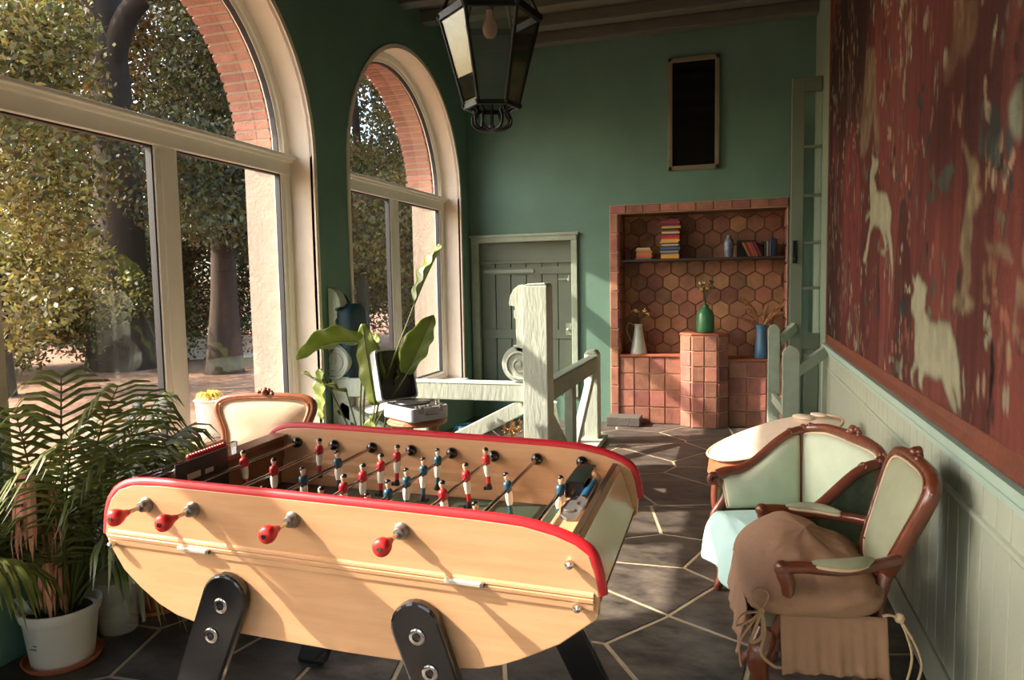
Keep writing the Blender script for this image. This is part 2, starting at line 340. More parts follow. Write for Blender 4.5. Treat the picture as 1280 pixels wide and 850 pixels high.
for wi, c in enumerate(YC):
    # plaster rim round the opening, on the room side
    rim = MB(); o1 = [(c - RA, SILL)] + [arcp(c, RA, k) for k in range(NA + 1)] + [(c + RA, SILL)]
    o2 = [(c - RA - .035, SILL)] + [arcp(c, RA + .035, k) for k in range(NA + 1)] + [(c + RA + .035, SILL)]
    for i in range(len(o1) - 1):
        A, B, C_, D = o1[i], o1[i + 1], o2[i + 1], o2[i]
        rim.add([(XL + .012, *A), (XL + .012, *B), (XL + .012, *C_), (XL + .012, *D), (XL - .02, *A), (XL - .02, *B), (XL - .001, *C_), (XL - .001, *D)], [(0, 1, 2, 3), (0, 1, 5, 4), (3, 2, 6, 7)])
    struct(rim.build('trim_%d' % (wi + 1), WHITE, smooth=40))
    ba = MB(); NB = 54
    for k in range(NB):
        a0 = PI * (k + .14) / NB; a1 = PI * (k + .86) / NB; r0, r1 = RA - .052, RA + .22
        pr_ = [(c + r * math.cos(a), ZS + r * math.sin(a)) for r, a in ((r0, a0), (r1, a0), (r1, a1), (r0, a1))]
        ba.prism(pr_, lambda y, z: (XE + .16, y, z), lambda y, z: (XE - .02, y, z)); 
        ba.prism(pr_, lambda y, z: (-3.10, y, z), lambda y, z: (XE + .152, y, z))
    mo = [(c + (RA - .045) * math.cos(PI * k / 40), ZS + (RA - .045) * math.sin(PI * k / 40)) for k in range(41)]
    for k in range(40): ba.add([(-3.105, *mo[k]), (-3.105, *mo[k + 1]), (XE - .01, *mo[k + 1]), (XE - .01, *mo[k])], [(0, 1, 2, 3)], 1)
    struct(ba.build('brick_arch', [BRICK, MORTAR], wallL))
    # window
    win = sempty('window_%d' % (wi + 1))
    def outl(off, zb=None): return [(c - RA + off, SILL + off)] + [(c + (RA - off) * math.cos(PI - PI * k / NA), ZS + (RA - off) * math.sin(PI - PI * k / NA)) for k in range(NA + 1)] + [(c + RA - off, SILL + off)]
    def ring(a, b_, x0, x1, m_, name):
        g = MB(); N_ = len(a)
        for i in range(N_):
            j = (i + 1) % N_
            g.add([(x0, *a[i]), (x0, *a[j]), (x0, *b_[j]), (x0, *b_[i]), (x1, *a[i]), (x1, *a[j]), (x1, *b_[j]), (x1, *b_[i])], [(0, 1, 2, 3), (4, 7, 6, 5), (0, 4, 5, 1), (3, 2, 6, 7)])
        return struct(g.build(name, m_, win, smooth=35))
    ring(outl(0.0), outl(.055), -2.99, -3.07, FRAMEW, 'window_frame')
    ring(outl(.05), outl(.09), -3.005, -3.06, FRAMEW, 'inner_frame')
    t = MB(); t.b2((-2.985, c - RA, 2.27), (-3.075, c + RA, 2.36)); t.b2((-2.93, c - RA, 2.375), (-3.06, c + RA, 2.40)); t.b2((-2.96, c - RA, 2.355), (-3.06, c + RA, 2.38))
    struct(t.build('transom', FRAMEW, win, bevel=.006))
    t = MB(); t.b2((-2.99, c - .045, SILL), (-3.07, c + .045, 2.28)); t.b2((-3.0, c - .085, SILL + .05), (-3.05, c + .085, 2.27))
    struct(t.build('mullion', FRAMEW, win, bevel=.006))
    for (y0, y1) in ((c - RA + .088, c - .085), (c + .085, c + RA - .088)):
        z0, z1 = SILL + .088, 2.272
        g = MB(); e = .011
        for (p, q_) in (((y0, z0), (y1, z0 + e)), ((y0, z1 - e), (y1, z1)), ((y0, z0), (y0 + e, z1)), ((y1 - e, z0), (y1, z1))):
            g.b2((-3.012, *p), (-3.05, *q_))
        struct(g.build('gasket', RUB, win))
        struct(MB().b2((-3.028, y0 + .004, z0 + .004), (-3.032, y1 - .004, z1 - .004)).build('glass_pane', GLASS, win))
    a = [(c - RA + .088, 2.39), (c - RA + .088, 2.392)]; arc1 = [(c + (RA - .088) * math.cos(PI - PI * k / NA), ZS + .012 + (RA - .1) * math.sin(PI - PI * k / NA)) for k in range(NA + 1)]
    arc2 = [(c + (RA - .1) * math.cos(PI - PI * k / NA), ZS + .022 + (RA - .121) * math.sin(PI - PI * k / NA)) for k in range(NA + 1)]
    ring(arc1, arc2, -3.012, -3.05, RUB, 'gasket')
    struct(MB().prism(arc1, lambda y, z: (-3.028, y, z), lambda y, z: (-3.032, y, z)).build('glass_pane', GLASS, win))
    struct(MB().b2((XL + .05, c - RA - .03, SILL - .03), (-3.0, c + RA + .03, SILL + .008)).build('window_sill', FRAMEW, win, bevel=.006))
# right wall
RW = MB(); RW.b2((XR, YF - .2, -.3), (XR + .25, YB + .5, 4.15))
GREYG = mat('grey_green_wall_paint', (120, 138, 120), 0.65, var=0.06, bump=0.1)
struct(RW.build('wall_right', GREYG))
wp = MB(); y = -3.6; k = 0
while y < 6.2:
    wp.b2((XR - .014, y, .14), (XR + .01, min(6.28, y + .112), .90)); y += .118
wpo = struct(wp.build('trim_31', WAIN, bevel=.004))
struct(MB().b2((XR - .008, -3.6, .1), (XR + .01, 6.28, .92)).build('trim_32', WAIN))
g = MB(); g.prism([(0, .885), (.018, .885), (.018, .905), (.03, .92), (.03, .935), (.042, .94), (.042, .962), (0, .962)], lambda a, z: (XR - a, -3.6, z), lambda a, z: (XR - a, 6.3, z))
struct(g.build('trim_33', RAILP))
g = MB(); g.prism([(0, .76), (.012, .765), (.016, .775), (.012, .785), (0, .79)], lambda a, z: (XR - .012 - a, -3.6, z), lambda a, z: (XR - .012 - a, 6.28, z)); struct(g.build('trim_35', WAIN))
struct(MB().b2((XR - .026, -3.6, 0), (XR + .01, 6.28, .15)).build('baseboard_right', WAIN, bevel=.006))
struct(MB().b2((XR - .05, 6.26, 0), (XR + .02, 6.34, .965)).build('trim_34', WAIN, bevel=.004))
# front wall behind the viewer; its unseen window is added to light the room
g = MB(); FX0, FX1, FZ = -2.3, -.1, 3.0
g.b2((XE, YF - .2, -.3), (FX0, YF, 4.15)); g.b2((FX1, YF - .2, -.3), (XR + .25, YF, 4.15)); g.b2((FX0, YF - .2, FZ), (FX1, YF, 4.15)); g.b2((FX0, YF - .2, -.3), (FX1, YF, .25))
struct(g.build('wall_front', TEAL))
w6 = sempty('window_6'); g = MB()
for k in range(5): x = FX0 + (FX1 - FX0) * k / 4; g.b2((x - .035, YF - .13, .25), (x + .035, YF - .06, FZ))
for z in (.28, 1.3, 2.3, FZ - .03): g.b2((FX0, YF - .125, z - .03), (FX1, YF - .065, z + .03))
struct(g.build('window_frame', FRAMEW, w6, bevel=.005)); struct(MB().b2((FX0, YF - .098, .25), (FX1, YF - .094, FZ)).build('glass_pane', GLASS, w6))
# back wall with niche and door recess
NX0, NX1, NZ, ND = -1.172, 0.48, 2.18, 0.36
DX0, DX1, DZ0, DZ1 = -2.72, -1.66, 0.26, 1.95
bw = MB()
bw.b2((XE, YB, -.3), (DX0, YB + .5, 4.15)); bw.b2((DX0, YB, DZ1), (DX1, YB + .5, 4.15)); bw.b2((DX0, YB, -.3), (DX1, YB + .5, DZ0)); bw.b2((DX0, YB + .12, DZ0), (DX1, YB + .5, DZ1))
bw.b2((DX1, YB, -.3), (NX0, YB + .5, 4.15)); bw.b2((NX0, YB, NZ), (NX1, YB + .5, 4.15)); bw.b2((NX1, YB, -.3), (XR + .1, YB + .5, 4.15)); bw.b2((NX0, YB + ND, -.3), (NX1, YB + .5, NZ))
wallB = struct(bw.build('wall_back', TEAL))
# old plank door
dr = sempty('door_1')
g = MB(); n_pl = 6; dw = (DX1 - DX0) / n_pl
for i in range(n_pl): g.b2((DX0 + i * dw + .004, YB + .07, DZ0), (DX0 + (i + 1) * dw - .004, YB + .11, 1.72))
struct(g.build('door_planks', DOORP, dr, bevel=.005))
g = MB(); g.b2((DX0, YB + .055, .88), (DX1, YB + .09, .98)); g.b2((DX0, YB + .055, 1.58), (DX1, YB + .09, 1.66)); g.b2((DX0, YB + .06, 1.72), (DX1, YB + .11, DZ1)); g.b2((DX0, YB + .045, 1.70), (DX1, YB + .11, 1.735))
struct(g.build('door_rail', DOORP, dr, bevel=.004))
g = MB(); g.b2((DX0 - .07, YB - .03, DZ0), (DX0 + .01, YB + .02, 2.0)); g.b2((DX1 - .01, YB - .03, DZ0), (DX1 + .055, YB + .02, 2.0)); g.b2((DX0 - .065, YB - .034, 1.93), (DX1 + .05, YB + .021, 1.995)); g.b2((DX0 - .09, YB - .045, 1.985), (DX1 + .07, YB + .02, 2.015))
struct(g.build('door_frame', OLDW2, dr, bevel=.006))
g = MB(); g.b2((DX0 + .05, YB + .04, 1.60), (DX0 + .62, YB + .056, 1.635)); g.tube([(DX1 - .17, YB + .04, 1.52), (DX1 - .05, YB + .02, 1.52)], .008); g.tube([(DX1 - .05, YB + .05, 1.56), (DX1 - .05, YB - .0, 1.50)], .008)
g.b2((DX1 - .09, YB + .04, .92), (DX1 - .03, YB + .058, 1.05)); g.ball((DX1 - .06, YB + .02, .98), .02)
struct(g.build('door_handle', OLDW2, dr))
# tiled niche
def tilewall(g, x0, x1, z0, z1, s, P, gap=.008, mi=0, th=.012, jit=.004):
    nx = max(1, round((x1 - x0) / s)); nz_ = max(1, round((z1 - z0) / s)); sx_, sz_ = (x1 - x0) / nx, (z1 - z0) / nz_
    for i in range(nx):
        for j in range(nz_):
            a, b_ = x0 + i * sx_ + gap / 2, x0 + (i + 1) * sx_ - gap / 2; c0, c1 = z0 + j * sz_ + gap / 2, z0 + (j + 1) * sz_ - gap / 2
            o = rnd.uniform(-jit, jit) * .5
            q_ = [(a, c0), (b_, c0), (b_, c1), (a, c1)]; e = .006
            qi = [(a + e, c0 + e), (b_ - e, c0 + e), (b_ - e, c1 - e), (a + e, c1 - e)]
            g.add([P(x, z, 0) for x, z in q_] + [P(x, z, th + o) for x, z in qi], [(4, 5, 6, 7), (0, 1, 5, 4), (1, 2, 6, 5), (2, 3, 7, 6), (3, 0, 4, 7)], mi)
nich = sempty('trim_40')
bk = MB(); bk.b2((NX0 - .09, YB - .01, 0), (NX0, YB + .02, NZ + .09), 0); bk.b2((NX0, YB - .01, NZ), (NX1, YB + .02, NZ + .09), 0)
bk.b2((NX0, YB + ND - .02, 0), (NX1, YB + ND, NZ), 1); bk.b2((NX0 - .005, YB, 0), (NX0 + .004, YB + ND, NZ), 1); bk.b2((NX1 - .004, YB, 0), (NX1 + .005, YB + ND, NZ), 1); bk.b2((NX0, YB, NZ - .004), (NX1, YB + ND, NZ + .005), 1)
struct(bk.build('tile_backing', [GROUT, DARKG], nich))
g = MB(); Pf = lambda x, z, t: (x, YB - .01 - t, z)
tilewall(g, NX0 - .09, NX0, 0, NZ, .2, Pf); tilewall(g, NX0 - .09, NX1, NZ, NZ + .09, .17, Pf)
tilewall(g, YB, YB + ND, 0, NZ, .18, lambda x, z, t: (NX0 + .004 + t, x, z), mi=1); tilewall(g, YB, YB + ND, 0, NZ, .18, lambda x, z, t: (NX1 - .004 - t, x, z), mi=1)
struct(g.build('border_tiles', [TERRA, TERRA], nich))
g = MB(); hr = .098
for r in range(-1, 16):
    for cI in range(-1, 12):
        cx = NX0 + cI * hr * math.sqrt(3) + (hr * math.sqrt(3) / 2 if r % 2 else 0); cz = r * hr * 1.5
        if cz < .5: continue
        hx = [(cx + (hr - .006) * math.sin(PI / 3 * k), cz + (hr - .006) * math.cos(PI / 3 * k)) for k in range(6)]
        hx = [(min(max(x, NX0 + .016), NX1 - .016), min(z, NZ - .004)) for x, z in hx]
        if max(x for x, z in hx) - min(x for x, z in hx) < .03 or max(z for x, z in hx) - min(z for x, z in hx) < .03: continue
        o = rnd.uniform(0, .006)
        g.prism(hx, lambda x, z: (x, YB + ND - .02, z), lambda x, z: (x, YB + ND - .032 - o, z))
struct(g.build('hexagonal_tiles', HEXT, nich, bevel=.003))
# counters and pier
g = MB(); g.b2((NX0, YB + .012, 0), (-.50, YB + ND, .70)); g.b2((-.10, YB + .012, 0), (NX1, YB + ND, .67)); 
PO = [(-.54, YB + .12), (-.54, YB - .03), (-.425, YB - .13), (-.175, YB - .13), (-.075, YB - .03), (-.075, YB + .12)]
g.prism(PO, lambda x, y: (x, y, 0), lambda x, y: (x, y, .93))
ctr = struct(g.build('counter_core', GROUT, nich))
g = MB(); Pc = lambda x, z, t: (x, YB + .012 - t, z)
tilewall(g, NX0, -.54, 0, .70, .163, Pc); tilewall(g, -.075, NX1, 0, .67, .163, Pc)
for (a, d) in ((PO[1], PO[2]), (PO[2], PO[3]), (PO[3], PO[4])):
    A = Vector((*a, 0)); D = Vector((*d, 0)); L = (D - A).length; u_ = (D - A) / L; nn = Vector((u_.y, -u_.x, 0))
    tilewall(g, 0, L, 0, .93, .158, lambda x, z, t: tuple(A + u_ * x + nn * t + Vector((0, 0, z))))
struct(g.build('counter_tiles', TERRA, nich))
g = MB(); g.b2((NX0, YB - .012, .70), (-.535, YB + ND - .03, .722)); g.b2((-.08, YB - .012, .67), (NX1, YB + ND - .03, .692))
cx_, cy_ = -.305, YB - .0
g.prism([(cx_ + (x - cx_) * 1.05, cy_ + (y - cy_) * 1.05) for x, y in PO], lambda x, y: (x, y, .93), lambda x, y: (x, y, .952))
struct(g.build('counter_top', mat('terracotta_slab', (150, 82, 58), .5, var=.2, scale=6, bump=.2), nich, bevel=.006))
struct(MB().b2((NX0 + .005, YB + .03, 1.685), (NX1 - .005, YB + ND - .035, 1.71)).build('niche_shelf', mat('dark_shelf', (52, 42, 34), .5), nich, bevel=.003))
# dark stone kerb beside niche
struct(MB().b2((-1.28, 7.44, 0), (-.93, 7.645, .1)).build('trim_41', mat('dark_kerb_stone', (84, 78, 72), .7, var=.2, bump=.5), bevel=.01))
# small deep-set window on the back wall
w5 = sempty('window_5'); x0, x1, z0, z1 = -.665, -.165, 2.585, 3.685
g = MB()
for p, q_ in (((x0, z0), (x1, z0 + .045)), ((x0, z1 - .045), (x1, z1)), ((x0, z0), (x0 + .045, z1)), ((x1 - .045, z0), (x1, z1))): g.b2((p[0], YB - .035, p[1]), (q_[0], YB + .0, q_[1]))
struct(g.build('window_frame', mat('aged_frame', (120, 112, 92), .6, var=.15), w5, bevel=.006))
struct(MB().b2((x0 + .04, YB - .018, z0 + .04), (x1 - .04, YB - .006, z1 - .04)).build('glass_pane', DGLASS, w5))
# tall narrow dark jamb and open glazed door leaf on the right
struct(MB().b2((.492, 7.56, 0), (.53, YB, 2.98)).build('trim_42', mat('dark_red_jamb', (70, 34, 26), .5), bevel=.004))
d2 = sempty('door_2'); g = MB(); yd = 7.0; a0, a1 = .455, 1.2
def bar(p, q_, h=.0205): g.b2((p[0], yd - h, p[1]), (q_[0], yd + h, q_[1]))
xr = XR - .004
bar((a0, .02), (a0 + .105, 3.23), .023); bar((a0 + .1, 3.1), (xr, 3.225)); bar((a0 + .1, .025), (xr, .2)); bar((a0 + .1, .86), (xr, 1.0))
zz = [1.0, 1.40, 1.80, 2.21, 2.63, 3.1]
for z in zz[1:-1]: bar((a0 + .1, z - .014), (xr, z + .014))
struct(g.build('door_frame', DOORP, d2, bevel=.006))
struct(MB().b2((a0 + .1, yd - .004, 1.0), (xr, yd + .004, 3.1)).build('glass_pane', GLASS, d2))
g = MB(); g.b2((a0 + .1, yd - .012, .2), (xr, yd + .012, .86)); g.b2((a0 + .125, yd - .02, .24), (xr, yd + .012, .82)); struct(g.build('door_panel', DOORP, d2, bevel=.006))
g = MB(); g.b2((a0 + .02, yd - .045, 1.62), (a0 + .055, yd - .02, 1.82)); g.ball((a0 + .038, yd - .06, 1.66), .018); struct(g.build('door_lock', IRON, d2, bevel=.003))
# ------------------------------------------------------------------ table football
root = thing('football_table', 'pale beech table football game with red rubber rims, on splayed black legs', 'football table')
_a = 0.0097; U = Vector((math.cos(_a), math.sin(_a), -.016)).normalized(); Nn = Vector((-math.sin(_a), math.cos(_a), .0175)); Nn = (Nn - U * Nn.dot(U)).normalized(); K = U.cross(Nn)
O_ = Vector((-1.5685, 1.6178, .9)) - K * .9
root.matrix_world = Matrix(((U.x, Nn.x, K.x, O_.x), (U.y, Nn.y, K.y, O_.y), (U.z, Nn.z, K.z, O_.z), (0, 0, 0, 1)))
top = [(-.152, .80), (-.142, .866), (-.125, .905), (-.095, .935), (-.045, .952), (.048, .957), (.3, .955), (.66, .951), (.98, .946), (1.09, .94), (1.165, .925), (1.215, .907), (1.247, .885), (1.262, .845), (1.272, .79)]
bot = [(1.268, .735), (1.178, .66), (1.08, .607), (1.03, .585), (.976, .568), (.9, .558), (.6, .556), (.286, .563), (.19, .566), (.143, .575), (.08, .588), (.024, .612), (-.04, .655), (-.094, .701), (-.132, .76)]
plate = top + bot
for v0, v1, s in ((0.0, .028, -1), (.752, .78, 1)):
    g = MB(); g.prism(plate, lambda u, z: (u, v0, z), lambda u, z: (u, v1, z)); g.build('side_panel', BEECH, root, bevel=.003)
    vo = v0 if s < 0 else v1
    g = MB(); prof = [(0, .768), (.004, .770), (.005, .783), (.003, .785), (.007, .788), (.008, .796), (.004, .799), (.007, .802), (.006, .808), (0, .812)]
    g.prism(prof, lambda a, z: (-.138, vo + s * a, z + .006), lambda a, z: (1.258, vo + s * a, z - .014)); g.build('moulding', BEECH, root)
    # red rubber rim
    pts = catmull([(u, (v0 + v1) / 2, z) for u, z in top], 4)
    g = MB(); g.tube(pts, .0185, 10, flat=.72, up=(0, 1, 0.001)); g.T = Matrix(); g.build('rubber_rim', REDRUB, root, smooth=60)
# hull and ends
hull = MB()
bt = [(1.262, .74)] + bot[1:-1] + [(-.135, .77)]
for i in range(len(bt) - 1):
    (a, za), (b_, zb) = bt[i], bt[i + 1]
    hull.add([(a, .028, za + .004), (a, .752, za + .004), (b_, .752, zb + .004), (b_, .028, zb + .004)], [(0, 1, 2, 3)])
hull.build('hull_bottom', BLACK, root)
g = MB(); g.prism([(1.190, .900), (1.202, .900), (1.215, .885), (1.262, .745), (1.250, .742), (1.2, .84), (1.190, .86)], lambda u, z: (u, .028, z), lambda u, z: (u, .752, z)); g.build('end_panel', BEECHD, root, bevel=.006)
g = MB(); g.prism([(1.246, .748), (1.262, .74), (1.17, .66), (1.16, .667)], lambda u, z: (u, .028, z), lambda u, z: (u, .752, z)); g.build('end_panel', BEECH, root)
g = MB(); g.prism([(-.138, .80), (-.118, .80), (-.088, .91), (-.105, .93)], lambda u, z: (u, .028, z), lambda u, z: (u, .752, z)); g.build('end_panel', BEECHD, root, bevel=.003)
g = MB(); g.prism([(-.112, .93), (-.042, .93), (-.042, .915), (-.06, .915), (-.06, .75), (-.112, .75)], lambda u, z: (u, .028, z), lambda u, z: (u, .752, z)); g.build('end_ledge', mat('dark_stained_ledge', (120, 78, 50), .35, var=.15, coat=.3), root, bevel=.003)
g = MB(); g.prism([(1.10, .873), (1.192, .873), (1.192, .75), (1.10, .75)], lambda u, z: (u, .028, z), lambda u, z: (u, .752, z)); g.build('end_ledge', BEECH, root, bevel=.003)
g = MB(); g.b2((-.06, .028, .735), (1.10, .752, .75)); g.build('playing_field', FIELD, root)
g = MB(); lw = FIELD
for x in (.0, .26, .52, .78, 1.04): g.b2((x - .002, .05, .75), (x + .002, .73, .7506))
g.tube([(.52 + .09 * math.cos(t * PI / 16), .39 + .09 * math.sin(t * PI / 16), .7503) for t in range(32)], .002, 4, closed=True); g.build('field_line', mat('field_line', (104, 120, 104), .5), root)
for v0, s in ((.028, 1), (.752, -1)):
    g = MB(); g.prism([(0, .75), (.03, .75), (.026, .79), (.014, .80), (.014, .832), (.004, .84), (0, .84)], lambda a, z: (-.06, v0 + s * a, z), lambda a, z: (1.10, v0 + s * a, z)); g.build('inner_skirting', BEECH, root, bevel=.002)
# legs
def leg(cu, cw, du, v0, v1, name='leg'):
    g = MB(); w_ = .067; L = .74; d = Vector((du, -1)).normalized(); p = Vector((d.y, -d.x)); o = []
    for k in range(13):
        a = PI * k / 12; o.append(Vector((cu, cw)) + p * (w_ * math.cos(a)) - d * (w_ * math.sin(a)))
    s1 = (cw - .012) / -d.y; wb = .058
    o += [Vector((cu, cw)) + d * ((cw - .012 + p.y * wb * -1) / -d.y) - p * wb, Vector((cu, cw)) + d * ((cw - .012 + p.y * wb) / -d.y) + p * wb]
    g.prism([tuple(q) for q in o], lambda u, z: (u, v0, z), lambda u, z: (u, v1, z)); lg = g.build(name, BLACK, root, bevel=.007)
    vf = v0 if v0 < .4 else v1; s = -1 if v0 < .4 else 1
    for dd in (.02, .115):
        c = Vector((cu, cw)) + d * dd
        h = MB(); h.lathe([(.0, 0), (.021, 0), (.021, .003), (.017, .005), (.012, .005), (.011, .003), (.0105, -.001), (.0, -.001)], 20, (c.x, vf, c.y), axis=(0, s, 0)); h.build('bolt', CHROME, lg, smooth=30)
        h = MB(); h.lathe([(0, 0), (.009, 0), (.009, .004), (0, .004)], 6, (c.x, vf, c.y), axis=(0, s, 0)); h.build('bolt_socket', BLACK, lg)
    h = MB(); q = Vector((cu, cw)) + d * (cw / -d.y); h.lathe([(.0, 0), (.05, 0), (.05, .012), (.0, .012)], 16, (q.x, (v0 + v1) / 2, .0), sx=1.1, sy=.6); h.build('rubber_foot', RUB, lg)
leg(.262, .672, -.40, -.032, -.001); leg(.818, .665, .37, -.032, -.001); leg(.262, .672, -.40, .781, .812); leg(.83, .665, .50, .781, .812)
# small hardware on the near side
for u, z in ((-.117, .778), (1.203, .865), (1.222, .763)):
    g = MB(); g.lathe([(.0, 0), (.006, 0), (.006, .006), (.010, .010), (.0115, .016), (.009, .023), (.0, .026)], 14, (u, 0, z), axis=(0, -1, 0)); g.build('chrome_stud', CHROME, root, smooth=50)
for u in (.152, .937):
    g = MB(); g.beam((u - .045, -.012, .791), (u + .05, -.012, .789), .012, .012); g.build('catch', mat('catch_nickel', (214, 208, 196), .35, metal=.3), root, bevel=.003)
    g = MB(); g.beam((u + .048, -.012, .789), (u + .056, -.012, .789), .010, .010); g.build('catch_tip', STEELD, root)
# rods, handles and figures
def figure(shirt, par, u, v, tilt):
    g = MB(); g.T = Matrix.Translation((u, v, .9)) @ Matrix.Rotation(tilt, 4, 'Y')
    g.tube([(-.004, 0, -.092), (0, 0, -.08), (0, 0, -.072)], [.010, .0085, .007], 8, mi=0)
    g.box((.005 if shirt is FBLUE else -.005, 0, -.089), (.026, .014, .010), 0)
    g.lathe([(.0065, -.074), (.0075, -.066), (.0075, -.052), (.0068, -.048)], 8, mi=1)
    g.lathe([(.0082, -.048), (.0105, -.036), (.0115, -.02), (.0105, -.006)], 10, mi=2, sy=1.15)
    g.lathe([(.0108, -.007), (.0125, .002), (.0135, .012), (.0115, .020), (.006, .024)], 10, mi=3, sy=1.25)
    for s in (-1, 1): g.tube([(0, s * .013, .015), (.002, s * .0165, .004), (.005, s * .014, -.008)], [.0048, .0045, .004], 6, mi=3)
    g.lathe([(.0045, .022), (.005, .027), (.0078, .032), (.0088, .038), (.0082, .044), (.004, .048)], 10, mi=4)
    g.ball((-.002 if shirt is FBLUE else .002, 0, .043), .0094, 10, mi=0, sc_=(1, 1, .82))
    return g.build('figure', [HAIR, shirt if shirt is FRED else FBLUE, SHORT, shirt, SKIN], par, smooth=50)
rods = {0: (FRED, [.43]), 1: (FRED, [.371, .644]), 2: (FBLUE, [.099, .296, .502]), 3: (FRED, [.138, .262, .381, .505, .628]), 4: (FBLUE, [.114, .241, .366, .494, .615]),
        5: (FRED, [.276, .47, .666]), 6: (FBLUE, [.123, .40]), 7: (FBLUE, [.408])}
rd = random.Random(3)
for i, (sh, vs) in rods.items():
    u = .1552 * i; near = sh is FRED
    g = MB(); a, b_ = (-.13, .80) if near else (.01, .90)
    g.tube([(u, a, .9), (u, b_, .9)], .0062, 10); rod = g.build('rod', CHROME if i % 2 else mat('steel_rod', (170, 166, 160), .22, metal=1), root, smooth=60)
    t = rd.uniform(-.12, .12)
    for v in vs: figure(sh, rod, u, v, t)
    if near:
        for vv, s in ((0, -1),):
            g = MB(); g.lathe([(.008, 0), (.021, 0), (.022, .004), (.018, .008), (.016, .022), (.013, .026), (.0075, .027)], 18, (u, vv, .9), axis=(0, s, 0)); g.build('rod_bearing', STEELD, rod, smooth=35)
        g = MB(); g.lathe([(.0085, .0), (.0095, .006), (.0125, .016), (.0205, .032), (.0232, .043), (.0215, .053), (.014, .0585), (.004, .059)], 18, (u, -.068, .9), axis=(0, -1, 0)); hd = g.build('handle', REDP, rod, smooth=60)
        g = MB(); g.lathe([(.0001, 0), (.004, 0), (.004, .002), (.0001, .002)], 10, (u, -.1255, .9), axis=(0, -1, 0)); g.build('handle_screw', BLACK, rod)
    else:
        g = MB(); g.lathe([(.0085, .0), (.0125, .016), (.0185, .032), (.0205, .043), (.0185, .053), (.004, .0585)], 16, (u, .85, .9), axis=(0, 1, 0)); g.build('handle', BLUEP, rod, smooth=60)
        g = MB(); g.lathe([(.008, 0), (.021, 0), (.018, .008), (.016, .022), (.0075, .027)], 16, (u, .78, .9), axis=(0, 1, 0)); g.build('rod_bearing', STEELD, rod, smooth=35)
    for vv, s in ((.752, -1), (.028, 1)):
        g = MB(); g.lathe([(.008, 0), (.019, 0), (.021, .005), (.019, .014), (.012, .020), (.0075, .022)], 16, (u, vv, .9), axis=(0, s, 0)); g.build('inner_bearing', BLACK, rod, smooth=45)
# scoring and ashtray fittings
g = MB(); g.prism([(.20, .93), (.43, .93), (.43, .985), (.20, .985)], lambda v, z: (-.052, v, z - .06), lambda v, z: (-.044, v, z - .06)); 
g.T = Matrix(); sp = MB(); sp.b2((-.044, .16, .80), (-.038, .40, .965)); sb_ = sp.build('black_score_plate', mat('score_plate', (24, 23, 22), .5), root, bevel=.002)
sp = MB(); sp.b2((-.0375, .205, .905), (-.0368, .265, .925)); sp.b2((-.0375, .285, .905), (-.0368, .325, .92)); sp.build('plate_label', mat('plate_label', (196, 186, 158), .6), sb_)
g = MB()
for k in range(14): g.ball((-.085, .10 + .013 * k + .17, .958), .0085, 8, sc_=(1.35, .78, 1.35))
ab = g.build('score_beads', mat('dark_red_beads', (150, 26, 34), .35), root, smooth=60)
g = MB(); g.tube([(-.085, .05, .958), (-.085, .50, .958)], .002, 6); g.box((-.085, .055, .944), (.02, .008, .03)); g.box((-.085, .495, .944), (.02, .008, .03)); g.build('bead_wire', CHROME, root)
g = MB(); g.lathe([(.0, .0), (.03, .0), (.042, .010), (.044, .012), (.038, .004), (.0, .003)], 20, (-.082, .14, .932), sx=.6, sy=1.5); g.build('ashtray', CHROME, root, smooth=40)
# right end: chrome ball chute, black box, blue cylinder
g = MB(); pl = [(1.112, .40), (1.105, .33), (1.118, .27), (1.14, .245), (1.165, .25), (1.168, .33), (1.166, .47), (1.135, .47)]
g.prism(pl, lambda u, v: (u, v, .873), lambda u, v: (u, v, .882)); g.lathe([(.014, 0), (.018, .004), (.016, .008), (.012, .007)], 16, (1.135, .31, .880)); g.build('chute_plate', STEELD, root, bevel=.003)
g = MB(); g.lathe([(.0, 0), (.0135, 0), (.0135, .002), (0, .002)], 16, (1.135, .31, .8815)); g.build('chute_hole', BLACK, root)
g = MB(); g.beam((1.122, .44, .898), (1.122, .65, .898), .058, .05); g.ball((1.125, .665, .905), .016, 8); bx = g.build('ball_box', BLACK, root, bevel=.004)
g = MB(); g.tube([(1.163, .36, .898), (1.163, .52, .898)], .014, 14); g.build('score_cylinder', BLUEP, root, smooth=40)
g = MB(); g.ball((1.163, .555, .905), .019, 12); g.build('wooden_knob', BEECH, root, smooth=80)
for yy in (.345, .52):
    g = MB(); g.tube([(1.163, yy, .898), (1.163, yy + .015, .898)], .0155, 14); g.build('cylinder_cap', CHROME, root, smooth=40)
g = MB(); g.b2((1.188, .03, .899), (1.204, .75, .9025)); g.build('end_rail', mat('dark_edge', (60, 46, 34), .3), root)
